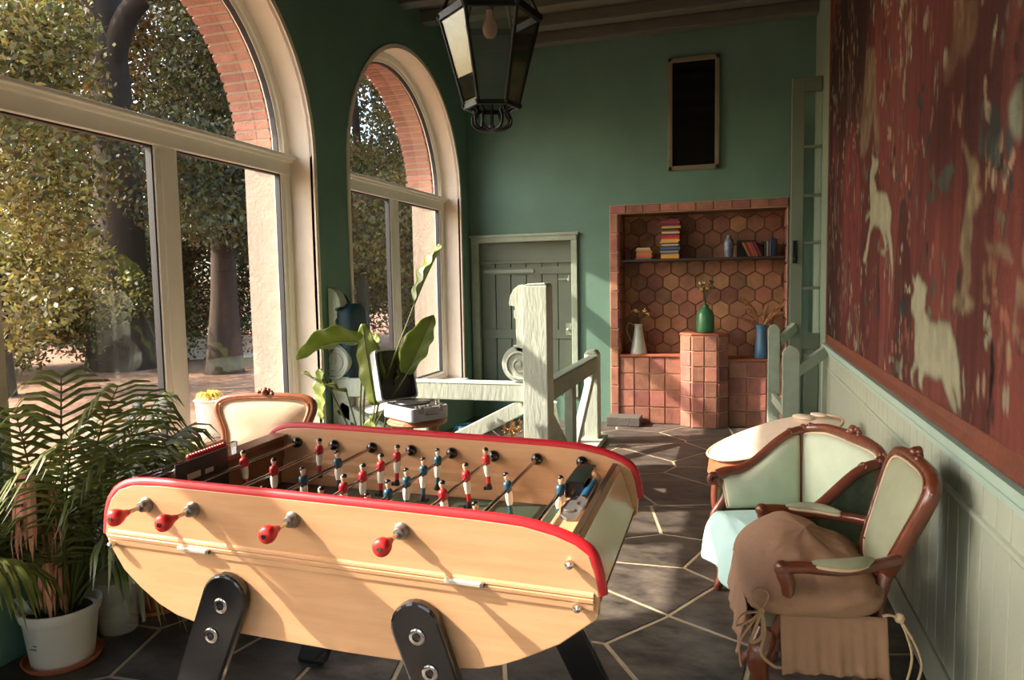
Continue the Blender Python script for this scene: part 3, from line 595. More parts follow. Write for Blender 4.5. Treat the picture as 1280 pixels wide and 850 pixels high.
# ------------------------------------------------------------------ chairs
def shield(wt, wb, z0, z1, n=6):
    h = z1 - z0; P = [(0, z1), (wt * .55, z1 - .004), (wt * .90, z1 - .022 * h / .38), (wt * 1.02, z1 - .20 * h), (wt * .86, z1 - .55 * h), (wb, z0 + .18 * h), (wb * .82, z0 + .03), (wb * .45, z0), (0, z0 - .004)]
    P += [(-x, z) for x, z in P[-2:0:-1]]
    return [(v.x, v.y) for v in catmull([(x, z, 0) for x, z in P], n, True)]
def carved(g, c, s, R=None, seed=0):
    r = random.Random(seed)
    for k in range(7):
        a = PI * k / 6; g.ball((c[0] + s * .9 * math.cos(a), c[1] + r.uniform(-.003, .003), c[2] + s * .55 * math.sin(a)), s * r.uniform(.22, .34), 8)
    g.ball((c[0], c[1] - .006, c[2] + s * .3), s * .42, 10)
def armchair_with_frame(name, label, loc, rz, wood, fabric, zc=.945, wf=.29, wb=.235, seatz=.42, backw=.235, backb=.17, arm=True, z0=.56, tilt=.24, df=-.27, db=.24, az=.655, fa=0):
    t = thing(name, label, 'armchair', loc, rz)
    # back, in a plane tilted backwards
    Tb = Matrix.Translation((0, db - .02, .42)) @ Matrix.Rotation(-tilt, 4, 'X') @ Matrix.Translation((0, 0, -.42))
    sh = shield(backw, backb, z0, zc - .03)
    g = MB(); g.T = Tb; pts = [(x, 0, z) for x, z in sh]
    g.tube(pts, .0215, 10, closed=True, flat=1.1, up=(0, 1, 0)); g.tube([(x * .93, -.018, z0 + .17 + (z - z0 - .17) * .95) for x, z in sh], .007, 6, closed=True)
    carved(g, (0, -.01, zc - .02), .045, seed=1); carved(g, (backw * .93, -.005, zc - .085), .034, seed=2); carved(g, (-backw * .93, -.005, zc - .085), .034, seed=3)
    for s in (-1, 1): g.tube(catmull([(s * backb * .86, 0, z0 + .06), (s * backb * .98, 0, z0 - .04), (s * (wb - .03), 0, .43), (s * (wb - .03), .01, .34)], 5), [.022] * 15 + [.026], 10)
    g.build('back_frame', wood, t, smooth=60)
    g = MB(); g.T = Tb; si = [(x * .90, z0 + .17 + (z - z0 - .17) * .915) for x, z in sh]
    g.pad(si, (0, -.012, 0), (1, 0, 0), (0, 0, 1), (0, -1, 0), .028, back=.0); g.pad(si, (0, .012, 0), (-1, 0, 0), (0, 0, 1), (0, 1, 0), .012, back=.0)
    bp_ = g.build('back_pad', fabric, t, smooth=70)
    g = MB(); g.T = Tb; g.tube([(x * .905, -.014, z0 + .17 + (z - z0 - .17) * .92) for x, z in sh], .0055, 6, closed=True); g.build('piping', PIPING, bp_, smooth=80)
    # seat rail
    o = [(-wf, df), (-wf * .5, df - .025), (0, df - .01), (wf * .5, df - .025), (wf, df), (wf * .93, 0), (wb, db), (0, db + .005), (-wb, db), (-wf * .93, 0)]
    oc = [(v.x, v.y) for v in catmull([(x, y, 0) for x, y in o], 4, True)]
    g = MB(); g.prism(oc, lambda x, y: (x, y, seatz - .085), lambda x, y: (x * .98, y * .98, seatz - .02)); carved(g, (0, df - .02, seatz - .07), .03, seed=5); g.build('seat_rail', wood, t, smooth=50, bevel=.006)
    g = MB(); g.pad([(x * .96, y * .96) for x, y in oc], (0, 0, seatz - .03), (1, 0, 0), (0, 1, 0), (0, 0, 1), .07, p=4, back=.01); g.build('seat', fabric, t, smooth=70)
    for s in (-1, 1):
        g = MB(); g.tube(catmull([(s * (wf - .02), df + .02, seatz - .03), (s * (wf + .005), df - .012, seatz - .12), (s * (wf - .02), df + .015, .18), (s * (wf - .035), df + .03, .07), (s * (wf - .01), df - .005, .0)], 5), [.036, .037, .038, .038, .036, .034, .031, .028, .025, .023, .021, .019, .018, .017, .016, .016, .017, .019, .021, .023, .016], 10); g.build('leg', wood, t, smooth=60)
        g = MB(); g.tube(catmull([(s * (wb - .02), db - .02, seatz - .03), (s * (wb - .01), db + .01, .2), (s * (wb + .0), db + .07, .0)], 6), .02, 10); g.build('leg', wood, t, smooth=60)
        if arm:
            xb = backw * .84
            pb = Tb @ Vector((s * xb, 0, az + .02))
            g = MB(); P = [pb, (s * (xb + .05), .12 + fa, az + .005), (s * (wf - .005), .0 + fa, az), (s * (wf + .005), -.12 + fa, az + .004), (s * (wf + .005), -.165 + fa, az - .008), (s * (wf + .004), -.155 + fa, az - .06), (s * (wf - .005), -.13, az - .13), (s * (wf - .01), -.16, seatz - .04)]
            cp = catmull(P, 6); g.tube(cp, [.019 + .006 * math.exp(-((i - 26) / 4) ** 2) for i in range(len(cp))], 10); g.ball((s * (wf + .005), -.172 + fa, az - .002), .026, 10); g.build('armrest', wood, t, smooth=60)
            g = MB(); cp = catmull([(s * (xb + .052), .13, az + .02), (s * (wf - .004), .02 + fa, az + .018), (s * (wf + .004), -.085 + fa, az + .02)], 6); n_ = len(cp)
            g.tube(cp, [max(.004, .026 * math.sin(PI * (i + .6) / (n_ + .2)) ** .5) for i in range(n_)], 12, flat=.75, up=(0, 0, 1)); ap = g.build('arm_pad', fabric, t, smooth=70)
            g = MB(); ol = []
            for i in range(25):
                a = 2 * PI * i / 24; k = (math.cos(a) + 1) / 2 * (n_ - 1); k0 = min(int(k), n_ - 2); q = cp[k0].lerp(cp[k0 + 1], k - k0)
                ol.append((q.x + math.sin(a) * .026, q.y, q.z - .008))
            g.tube(ol[:-1], .0055, 6, closed=True); g.build('piping', PIPING, ap, smooth=80)
    return t
cA = armchair_with_frame('carved_armchair', 'carved walnut armchair with sage velvet back, its seat under a brown linen cushion', (.262, 2.655, 0), math.radians(-86), WALNUT, SAGE, tilt=.34, df=-.20, db=.17, az=.605, z0=.52, backw=.215, backb=.155, fa=.03)
# brown linen cushion cover with skirt and ties (a loose cover: a thing of its own)
cc = thing('cushion_cover', 'brown linen seat cushion with skirt and tie bows, on the nearest walnut armchair', 'cushion', (.262, 2.655, 0), math.radians(-86))
def cush(u, v):
    a = 2 * PI * u; ph = PI * (v - .5) * .99999
    ce = lambda q, e: math.copysign(abs(q) ** e, q)
    x = ce(math.cos(a), .55) * ce(math.cos(ph), .55); y = ce(math.sin(a), .55) * ce(math.cos(ph), .55); z = ce(math.sin(ph), .8)
    X_ = x * (.315 - .03 * y) ; Y_ = y * .225 - .035 ; hz = .06 + .04 * (1 - x * x) * (1 - y * y) + (.075 if z > 0 else 0) * math.exp(-((Y_ + .10) / .15) ** 2) * math.exp(-((X_ + .10) / .22) ** 2)
    nn_ = mnoise.noise(Vector((X_ * 7, Y_ * 16, z * 2))) * .010 + mnoise.noise(Vector((X_ * 22, Y_ * 30 + X_ * 30, z * 4))) * .0045
    return (X_ + nn_, Y_ + nn_, .488 + z * hz + nn_ * 1.2)
g = MB(); g.grid(cush, 72, 40, closeu=True); g.build('cushion', BROWNC, cc, smooth=80)
def skirt(p0, p1, zt, zb, folds, amp, out, seed=0):
    p0, p1 = Vector(p0), Vector(p1); d = (p1 - p0).normalized(); nrm = Vector((d.y, -d.x, 0)) * out
    g = MB()
    def f(u, v):
        w_ = amp * v * math.sin(u * PI * 2 * folds + seed) + .5 * amp * v * math.sin(u * PI * 2 * folds * 2.3 + seed * 2) + mnoise.noise(Vector((u * 6 + seed, v * 3, 0))) * .006 * v
        q = p0.lerp(p1, u) + nrm * (w_ + .024 * v + .006); return (q.x, q.y, zt + (zb - zt) * v + .006 * math.sin(u * 3 + seed))
    g.grid(f, 60, 12); return g
skirt((.305, -.15, 0), (.26, .165, 0), .462, .280, 4, .007, 1, 1).build('skirt', BROWNC, cc, smooth=80, solid=.004)
skirt((-.29, -.235, 0), (.25, -.235, 0), .455, .295, 3, .006, 1, 2).build('skirt', BROWNC, cc, smooth=80, solid=.004)
skirt((-.26, .165, 0), (-.305, -.15, 0), .462, .262, 4, .004, 1, 3).build('skirt', BROWNC, cc, smooth=80, solid=.004)
bc = Vector((.315, -.205, .47))
g = MB()
for P in ([(0, 0, 0), (.014, -.03, .05), (.004, -.008, .075), (-.006, .022, .05), (0, 0, 0)], [(0, 0, 0), (.012, -.055, -.01), (.008, -.075, -.05), (.01, -.035, -.03), (0, 0, 0)],
          [(0, 0, 0), (.012, -.018, -.05), (.006, -.03, -.10), (.016, .0, -.075), (.004, .004, -.02)], [(0, 0, 0), (.014, .01, -.06), (.01, .0, -.13), (.014, .035, -.165), (.012, .06, -.17)],
          [(0, 0, 0), (.01, -.06, -.09), (.02, -.065, -.14), (.016, -.06, -.175)]):
    g.tube([bc + v for v in catmull(P, 6)], .0055, 6, flat=.6)
g.ball(bc, .012, 8); g.build('tie_bow', mat('linen_tie', (164, 130, 100), .85), cc, smooth=70)
bc = Vector((.268, .20, .46)); g = MB()
for P in ([(0, 0, 0), (.012, .02, -.05), (.008, .035, -.12), (.01, .02, -.2)], [(0, 0, 0), (.014, .035, -.06), (.012, .06, -.13), (.01, .05, -.2)], [(0, 0, 0), (.01, -.03, .012), (.012, -.05, .008)]):
    g.tube([bc + v for v in catmull(P, 6)], .0075, 6, flat=.5)
g.ball(bc, .016, 8); g.build('tie_bow', mat('linen_tie_pale', (196, 170, 138), .85), cc, smooth=70)
# cream armchair by the window, seen over the far corner of the football table
cD = armchair_with_frame('carved_armchair', 'brown-framed armchair with a cream back, by the large window behind the football table', (-2.37, 3.08, 0), math.radians(12), mat('pale_walnut', (134, 80, 52), .35, var=.2, scale=14, coat=.3), CREAM, zc=.945, backw=.262, backb=.215, z0=.58, tilt=.16)
# low closed-arm bergere
tB = thing('bergere_armchair', 'low carved closed-arm chair with pale mint satin panels and dark green damask outside', 'armchair', (.327, 3.366, 0), math.radians(-70.5))
# local: front -y.  plan curve of the wrap-around top rail from one arm scroll round the back to the other
W = .355
def railp(s):  # s -1..1 (+x side is the near arm)
    a = abs(s); sg = 1 if s > 0 else -1
    if a > .48:
        k = (a - .48) / .52; x = sg * (W - .02 + .02 * k); y = .09 - .40 * k
    else:
        k = a / .48; x = sg * (W - .02) * math.sin(k * PI / 2) ** .9; y = .18 - .09 * (1 - math.cos(k * PI / 2))
    z = .80 if a < .2 else .80 - .03 * ((a - .2) / .28) if a < .48 else .77 - .19 * sm(min(1, (a - .48) / .42))
    if a > .92: z -= .02 * (a - .92) / .08
    return Vector((x, y, z))
ss = [-1 + 2 * i / 64 for i in range(65)]
g = MB(); P = [railp(s) for s in ss]; g.tube(P, [.021 + .006 * math.exp(-((abs(s) - .0) / .12) ** 2) + .007 * math.exp(-((abs(s) - .97) / .05) ** 2) for s in ss], 10)
carved(g, (0.0, .175, .82), .045, seed=11)
for s in (-1, 1):
    for q in (.45, .55, .35): c = railp(s * q); carved(g, (c.x, c.y, c.z + .008), .024, seed=int(q * 50))
    e = railp(s); g.tube(catmull([e, e + Vector((0, -.028, .0)), e + Vector((0, -.034, -.03)), e + Vector((0, -.008, -.035)), e + Vector((0, -.008, -.012))], 5), .014, 8)
    g.tube(catmull([e + Vector((0, 0, -.01)), e + Vector((0, .045, -.07)), e + Vector((0, .03, -.13)), e + Vector((s * .0, -.01, -.19)), e + Vector((0, -.012, -.24))], 6), .021, 10)
    c = railp(s * .46); g.tube([c, (c.x * .97, c.y - .02, .42)], .016, 8)
g.build('carved_frame', WALNUTR, tB, smooth=60)
zb = .41
def inner(s0, s1, name, m_, bul=.03, off=.028, zb_=zb, top=.022):
    g = MB()
    def f(u, v):
        s = s0 + (s1 - s0) * u; p = railp(s); q = railp(s + .01); d = (q - p); d.z = 0; d.normalize(); nr = Vector((d.y, -d.x, 0)); 
        c = Vector((0, -.02, 0)); 
        if (c - Vector((p.x, p.y, 0))).dot(nr) < 0: nr = -nr
        zt = p.z - top; bu = (16 * u * (1 - u) * v * (1 - v)) ** .5 * bul
        tp = Vector((p.x, p.y, 0)) * (1 - .06 * (1 - v)); return (tp.x + nr.x * (off * .4 + bu), tp.y + nr.y * (off * .4 + bu), zb_ + (zt - zb_) * v)
    g.grid(f, 28, 14); o = g.build(name, m_, tB, smooth=80, solid=.006)
    h = MB(); L = [f(i / 28, 0) for i in range(29)] + [f(1, i / 14) for i in range(1, 15)] + [f(1 - i / 28, 1) for i in range(1, 29)] + [f(0, 1 - i / 14) for i in range(1, 14)]
    h.tube(L, .0055, 6, closed=True); h.build('piping', PIPING, o, smooth=80); return o
inner(-.97, -.50, 'arm_panel', MINT); inner(.50, .97, 'arm_panel', MINT); inner(-.44, .44, 'back_pad', MINT, bul=.035)
g = MB()
def fo(u, v):
    s = -.99 + 1.98 * u; p = railp(s); return (p.x * 1.015, p.y * 1.01 + (.004 if abs(s) < .5 else 0), .30 + (p.z - .012 - .30) * v)
g.grid(fo, 60, 10); g.build('outside_upholstery', DAMASK, tB, smooth=80, solid=.006)
g = MB(); g.prism([(-W - .005, -.32), (0, -.345), (W + .005, -.32), (W - .01, .08), (W * .6, .17), (0, .19), (-W * .6, .17), (-W + .01, .08)], lambda x, y: (x, y, .24), lambda x, y: (x, y, .31)); g.build('seat_rail', WALNUTR, tB, bevel=.008)
g = MB(); so_ = [(v.x, v.y) for v in catmull([(-.30, -.31, 0), (0, -.34, 0), (.30, -.31, 0), (.305, .04, 0), (.20, .13, 0), (0, .15, 0), (-.20, .13, 0), (-.305, .04, 0)], 5, True)]
g.pad(so_, (0, 0, .335), (1, 0, 0), (0, 1, 0), (0, 0, 1), .055, p=4, back=.04); g.build('seat', MINT, tB, smooth=70)
for x, y in ((-.32, -.30), (.32, -.30), (-.26, .12), (.26, .12)):
    g = MB(); g.tube(catmull([(x, y, .28), (x * 1.05, y * 1.06, .19), (x, y, .09), (x * 1.04, y * 1.05, 0)], 5), [.034, .034, .033, .032, .03, .027, .024, .021, .019, .018, .017, .017, .018, .02, .022, .016], 10); g.build('leg', WALNUTR, tB, smooth=60)
# pale blue cloth over that seat
cl = MB()
def cf(u, v):
    x = (u - .5) * .62; t = v * .67
    if t < .40: y = .10 - t; z = .402 - .02 * (abs(u - .5) * 2) ** 3 + .012 * math.sin(t * 6)
    else:
        k = t - .40; y = -.30 - .075 * (1 - math.exp(-k / .05)); z = .392 - max(0, k - .02) * .92
        x *= 1 + .35 * k; y -= .014 * math.sin(u * 17 + 1) * min(1, k / .1); z += .012 * math.sin(u * 9)
    q = mnoise.noise(Vector((x * 6, t * 7, 1))) * .010
    return (x + q, y - q, z + q)
cl.grid(cf, 46, 50); clo = cl.build('seat_cloth', CYAN, None, smooth=80, solid=.004); clo.location = (.327, 3.366, 0); clo.rotation_euler = (0, 0, math.radians(-70.5))
tag(clo, 'pale blue cloth draped over the seat and front of the low mint satin chair', 'cloth')
# tilted cream-topped oval stool behind it
tC = thing('oval_ottoman', 'tilted oval seat with cream top and tan leather side, behind the mint satin chair', 'ottoman', (.215, 4.33, 0), math.radians(33))
def el(a, rx, ry): return (rx * math.copysign(abs(math.cos(a)) ** .85, math.cos(a)), ry * math.copysign(abs(math.sin(a)) ** .85, math.sin(a)))
tz = lambda x: .635 + .22 * x
eo = [el(2 * PI * k / 40, .40, .215) for k in range(40)]
g = MB(); g.T = Matrix.Translation((0, 0, .0)); n_ = len(eo)
g.add([(x, y, tz(x) - .13) for x, y in eo] + [(x * .97, y * .97, tz(x) - .03) for x, y in eo], [(i, (i + 1) % n_, n_ + (i + 1) % n_, n_ + i) for i in range(n_)] + [tuple(range(n_))[::-1]]); g.build('leather_side', TAN, tC, smooth=50)
g = MB(); sl_ = Vector((1, 0, .22)).normalized(); nn2 = Vector((-.22, 0, 1)).normalized(); g.pad(eo, (0, 0, .635 - .03), sl_, (0, 1, 0), nn2, .045, p=5, back=.0); g.ball((.20, .02, .70), .05, 12, sc_=(1.1, 1.5, .3)); g.ball((.27, -.02, .715), .035, 10, sc_=(1.0, 1.8, .3)); tp_ = g.build('cream_top', mat('cream_top_fabric', (232, 212, 190), .6, var=.07, scale=6, bump=.2, bscale=40), tC, smooth=80)
g = MB(); g.tube([(x * 1.0, y * 1.0, tz(x) - .03) for x, y in eo], .008, 6, closed=True); g.build('piping', PIPING, tp_, smooth=80)
for sx_, sy_ in ((-1, -1), (-1, 1), (1, -1), (1, 1)):
    x, y = sx_ * .28, sy_ * .13; g = MB(); g.tube(catmull([(x, y, tz(x) - .12), (x * 1.05, y * 1.1, .25), (x * 1.0, y, .1), (x * 1.06, y * 1.1, 0)], 5), [.026] * 8 + [.02] * 8, 8); g.build('leg', WALNUTR, tC, smooth=60)
# ------------------------------------------------------------------ stair railing with scrolled newel
def thing_tag(o, *a, **k): return tag(o, *a, **k)
rl = thing('stair_railing', 'white painted wooden railing with tall scroll-topped newel post and diagonal braces', 'railing', (-1.26, 4.65, 0))
def L(p): return (p[0] + 1.26, p[1] - 4.65, p[2])
g = MB(); g.b2(L((-1.345, 4.62, 0)), L((-1.175, 4.78, 1.475))); g.prism([(-1.345, 1.475), (-1.175, 1.475), (-1.19, 1.492), (-1.30, 1.488)], lambda x, z: L((x, 4.62, z)), lambda x, z: L((x, 4.78, z))); g.build('newel_post', OLDW, rl, bevel=.008)
def scroll(s, x0, par):
    """s=-1: scroll grows towards -x from x0"""
    g = MB(); y0, y1 = 4.655, 4.745
    cap = [(0, 1.485), (.03, 1.478), (.065, 1.452), (.088, 1.41), (.098, 1.36), (.096, 1.345), (.06, 1.34), (.055, 1.32), (.066, 1.31), (.066, 1.265), (.052, 1.255), (.052, 1.17), (.05, 1.10), (.052, 1.05), (.0, 1.0)]
    g.prism([(x0 + s * a, z) for a, z in cap], lambda x, z: L((x, y0, z)), lambda x, z: L((x, y1, z)))
    c = (x0 + s * .032, .955); o = [(c[0] + .122 * math.cos(PI * k / 14), c[1] + .122 * math.sin(PI * k / 14)) for k in range(28)]
    g.prism(o, lambda x, z: L((x, y0, z)), lambda x, z: L((x, y1, z)))
    for yy in (y0, y1):
        sp = []
        for k in range(50):
            t = k / 49; r = .110 * (1 - t) ** .8 + .012; a = -s * (PI * .6) + s * t * 4.4 * PI; sp.append(L((c[0] + r * math.cos(a), yy, c[1] + r * math.sin(a))))
        g.tube(sp, [.012 - .006 * k / 49 for k in range(50)], 8)
        g.lathe([(.0, -.012), (.018, -.012), (.018, .012), (.0, .012)], 14, L((c[0], yy, c[1])), axis=(0, 1, 0))
    return g.build('scroll_bracket', OLDW, par, smooth=40, bevel=.004)
scroll(-1, -1.345, rl)
g = MB(); g.b2(L((-2.80, 4.66, .70)), L((-1.345, 4.74, .82))); g.prism([(4.655, .815), (4.745, .815), (4.735, .832), (4.665, .832)], lambda y, z: L((-2.80, y, z)), lambda y, z: L((-1.345, y, z))); g.build('top_rail', OLDW, rl, bevel=.006)
g = MB(); g.beam(L((-1.36, 4.70, .67)), L((-2.12, 4.70, .28)), .07, .10); g.build('diagonal_brace', OLDW, rl, bevel=.006)
g = MB(); g.beam(L((-2.75, 4.70, .62)), L((-2.12, 4.70, .28)), .07, .10); g.build('diagonal_brace', OLDW, rl, bevel=.006)
g = MB(); g.b2(L((-2.17, 4.665, 0)), L((-2.06, 4.735, .70))); g.build('middle_post', OLDW, rl, bevel=.006)
g = MB(); g.b2(L((-2.80, 4.665, 0)), L((-2.66, 4.735, .84))); g.build('wall_post', OLDW, rl, bevel=.006)
g = MB(); g.b2(L((-2.80, 4.66, .06)), L((-1.345, 4.74, .16))); g.build('bottom_rail', OLDW, rl, bevel=.006)
g = MB(); g.b2(L((-1.295, 4.78, .67)), L((-1.215, 6.62, .80))); g.prism([(-1.305, .795), (-1.205, .795), (-1.215, .815), (-1.295, .815)], lambda x, z: L((x, 4.78, z)), lambda x, z: L((x, 6.62, z))); g.build('side_rail', OLDW2, rl, bevel=.006)
g = MB(); g.b2(L((-1.33, 6.58, 0)), L((-1.205, 6.74, .83))); g.prism([(-1.33, .83), (-1.205, .83), (-1.235, .865), (-1.30, .865)], lambda x, z: L((x, 6.58, z)), lambda x, z: L((x, 6.74, z))); g.build('corner_post', OLDW, rl, bevel=.008)
g = MB(); g.b2(L((-1.29, 5.58, 0)), L((-1.22, 5.72, .68))); g.build('middle_post', OLDW2, rl, bevel=.006)
g = MB(); g.beam(L((-1.255, 4.80, .64)), L((-1.255, 5.62, .08)), .06, .09); g.build('diagonal_brace', OLDW, rl, bevel=.006)
g = MB(); g.beam(L((-1.255, 6.56, .66)), L((-1.255, 5.68, .08)), .06, .09); g.build('diagonal_brace', OLDW, rl, bevel=.006)
g = MB(); g.b2(L((-1.36, 4.76, 0)), L((-1.16, 6.85, .05))); g.build('sill_board', OLDW, rl, bevel=.006)
wsb = scroll(1, -2.80, rl)
# little white railing at the right by the glazed door
def fence_post(x, y, wd, zt, name, par):
    g = MB(); g.prism([(x - wd / 2, 0), (x + wd / 2, 0), (x + wd / 2, zt - .05), (x + wd * .3, zt - .015), (x, zt), (x - wd * .3, zt - .015), (x - wd / 2, zt - .05)], lambda a, z: (a, y - .03, z), lambda a, z: (a, y + .03, z)); return g.build(name, OLDW2, par, bevel=.006)
r2_ = thing('barrier_railing', 'grey-white wooden barrier with two pointed posts in front of the open glazed door', 'railing')
fence_post(.412, 6.1, .128, .965, 'post', r2_); fence_post(.318, 6.8, .10, 1.093, 'post', r2_)
g = MB(); g.beam((.45, 6.1, .76), (.672, 6.2, .915), .045, .085); g.build('handrail', OLDW2, r2_, bevel=.005)
g = MB(); g.beam((.36, 6.8, .93), (.50, 6.98, 1.06), .045, .08); g.build('handrail', OLDW2, r2_, bevel=.005)
g = MB(); g.beam((.40, 6.12, .4), (.32, 6.78, .45), .04, .08); g.build('lower_rail', OLDW2, r2_, bevel=.005)
# ------------------------------------------------------------------ lantern
ln = thing('hanging_lantern', 'black iron hexagonal lantern with clear panes and one bulb, hanging from the beamed ceiling', 'lantern', (-.99, 3.0, 2.0))
def hexp(r, z, off=.35): return [Vector((r * math.cos(off + k * PI / 3), r * math.sin(off + k * PI / 3), z)) for k in range(6)]
T_, B_ = hexp(.208, .60), hexp(.112, .235)
g = MB()
for k in range(6):
    a, b_ = T_[k], T_[(k + 1) % 6]; g.beam(a, b_, .018, .03); g.ball(a + Vector((0, 0, .0)), .017, 8); g.beam(B_[k], B_[(k + 1) % 6], .016, .018); g.ball(B_[k] * 1.05 - Vector((0, 0, .008)), .012, 8)
    g.tube([a, B_[k]], .0075, 8)
g.build('cage', IRON, ln, smooth=30)
g = MB()
R_ = hexp(.09, .90); 
for k in range(6):
    g.tube([T_[k], T_[k] * .78 + Vector((0, 0, .60 * .22 + .10)), R_[k]], .0075, 8); g.beam(R_[k], R_[(k + 1) % 6], .014, .018)
g.lathe([(.0, .90), (.095, .90), (.07, .95), (.03, .99), (.02, 1.02), (.0, 1.03)], 6); g.build('roof_frame', IRON, ln, smooth=30)
g = MB()
for k in range(12):
    a_ = .35 + k * PI / 6; d = Vector((math.cos(a_), math.sin(a_), 0)); P = [Vector((d.x * .098, d.y * .098, .235)), Vector((d.x * .070, d.y * .070, .215)), Vector((d.x * .082, d.y * .082, .185)), Vector((d.x * .074, d.y * .074, .155)), Vector((d.x * .04, d.y * .04, .142)), Vector((0, 0, .141))]
    q = catmull(P, 5); g.tube(q, .0055, 6)
g.lathe([(.0, .142), (.014, .146), (.012, .158), (.0, .162)], 10); g.build('bottom_cage', IRON, ln, smooth=60)
g = MB()
for k in range(6):
    a, b_, c_, d_ = T_[k] * .985, T_[(k + 1) % 6] * .985, B_[(k + 1) % 6] * .985, B_[k] * .985; n_ = (b_ - a).cross(d_ - a).normalized() * .0015
    g.add([a + n_, b_ + n_, c_ + n_, d_ + n_, a - n_, b_ - n_, c_ - n_, d_ - n_], [(0, 1, 2, 3), (7, 6, 5, 4), (0, 4, 5, 1), (1, 5, 6, 2), (2, 6, 7, 3), (3, 7, 4, 0)])
g.build('glass_panes', glassmat('lantern_glass', (.72, .72, .66)), ln)
g = MB(); g.lathe([(.0001, .515), (.018, .520), (.029, .537), (.032, .555), (.028, .575), (.017, .597), (.014, .615), (.014, .64), (.0001, .64)], 16); g.build('bulb', mat('bulb_glass', (224, 176, 150), .12, trans=.3), ln, smooth=80)
g = MB(); g.tube([(0, 0, .63), (0, 0, .70)], .016, 12); g.tube([(0, 0, .70), (0, 0, 1.0)], .005, 6); g.build('bulb_socket', IRON, ln, smooth=40)
g = MB()
zc_ = 1.03
while zc_ < 1.90:
    fl = int(round(zc_ / .04)) % 2
    g.tube([((.012 * math.cos(a)) if fl else 0, 0 if fl else .012 * math.cos(a), zc_ + .028 * math.sin(a)) for a in [2 * PI * k / 10 for k in range(10)]], .0035, 5, closed=True); zc_ += .042
g.tube([(0, 0, 1.85), (0, 0, 2.02)], .006, 6); g.build('chain', IRON, ln, smooth=60)
# ------------------------------------------------------------------ record player case on rattan stool
st = thing('rattan_stool', 'round rattan stool with looped legs carrying the open record player case', 'stool', (-1.93, 4.22, 0))
g = MB(); g.lathe([(.0, .623), (.17, .623), (.185, .633), (.185, .645), (.17, .658), (.0, .66)], 28); g.tube([(.18 * math.cos(a), .18 * math.sin(a), .633) for a in [2 * PI * k / 28 for k in range(28)]], .012, 8, closed=True); g.build('seat', WICKER, st, smooth=40)
for k in range(4):
    a = PI / 4 + k * PI / 2 + .2; g = MB(); g.tube([(.15 * math.cos(a), .15 * math.sin(a), .61), (.19 * math.cos(a), .19 * math.sin(a), 0)], .013, 8); g.build('leg', WICKER, st, smooth=60)
for k in range(4):
    a0 = PI / 4 + k * PI / 2 + .2; a1 = a0 + PI / 2; A = Vector((.155 * math.cos(a0), .155 * math.sin(a0), .46)); B = Vector((.155 * math.cos(a1), .155 * math.sin(a1), .46)); m_ = (A + B) / 2 * 1.15; m_.z = .595
    g = MB(); g.tube(catmull([A, A.lerp(m_, .5) + Vector((0, 0, .04)), m_, B.lerp(m_, .5) + Vector((0, 0, .04)), B], 5), .007, 6); g.build('loop', WICKER, st, smooth=60)
g = MB(); g.tube([(.175 * math.cos(a), .175 * math.sin(a), .2) for a in [2 * PI * k / 28 for k in range(28)]], .009, 6, closed=True); g.build('foot_ring', WICKER, st, smooth=60)
rp_ = thing('record_player', 'open pale grey suitcase record player with dark lined lid, on the rattan stool', 'record player', (-1.93, 4.20, .662), math.radians(-32))
def rr(wd, dp, r=.03, n=5):
    o = []
    for cx, cy, a0 in ((wd - r, dp - r, 0), (-wd + r, dp - r, PI / 2), (-wd + r, -dp + r, PI), (wd - r, -dp + r, 1.5 * PI)):
        for k in range(n + 1): o.append((cx + r * math.cos(a0 + PI / 2 * k / n), cy + r * math.sin(a0 + PI / 2 * k / n)))
    return o
g = MB(); g.prism(rr(.17, .14), lambda x, y: (x, y, 0), lambda x, y: (x, y, .085)); g.build('case_base', TWEED, rp_, bevel=.008)
g = MB(); g.prism(rr(.155, .125), lambda x, y: (x, y, .083), lambda x, y: (x, y, .089)); pl_ = g.build('deck', mat('deck_black', (26, 26, 28), .4), rp_)
g = MB(); g.lathe([(.0, .089), (.11, .089), (.112, .093), (.108, .098), (.0, .098)], 32, (-.03, 0, 0)); g.lathe([(.0, .098), (.004, .098), (.004, .106), (0, .106)], 8, (-.03, 0, 0)); g.build('platter', mat('platter', (44, 44, 46), .3), rp_, smooth=30)
g = MB(); g.tube([(.11, .09, .11), (.115, 0, .112), (.085, -.05, .108)], .004, 8); g.lathe([(.0, .089), (.016, .089), (.014, .115), (.0, .118)], 12, (.11, .09, 0)); g.build('tone_arm', CHROME, rp_, smooth=60)
g = MB(); Rl = Matrix.Translation((-.172, 0, .09)) @ Matrix.Rotation(math.radians(-103), 4, 'Y'); g.T = Rl
ro, ri = rr(.17, .14), rr(.158, .128, .025); n_ = len(ro)
oo = [(x + .17, y) for x, y in ro]; ii = [(x + .17, y) for x, y in ri]
g.add([(x, y, 0) for x, y in oo] + [(x, y, .062) for x, y in oo] + [(x, y, 0) for x, y in ii] + [(x, y, .052) for x, y in ii],
      [(i, (i + 1) % n_, n_ + (i + 1) % n_, n_ + i) for i in range(n_)] + [(i, (i + 1) % n_, 2 * n_ + (i + 1) % n_, 2 * n_ + i) for i in range(n_)] + [tuple(range(n_, 2 * n_))] , 0)
g.add([(x, y, 0) for x, y in ii] + [(x, y, .052) for x, y in ii], [(i, (i + 1) % n_, n_ + (i + 1) % n_, n_ + i) for i in range(n_)] + [tuple(range(n_, 2 * n_))], 1)
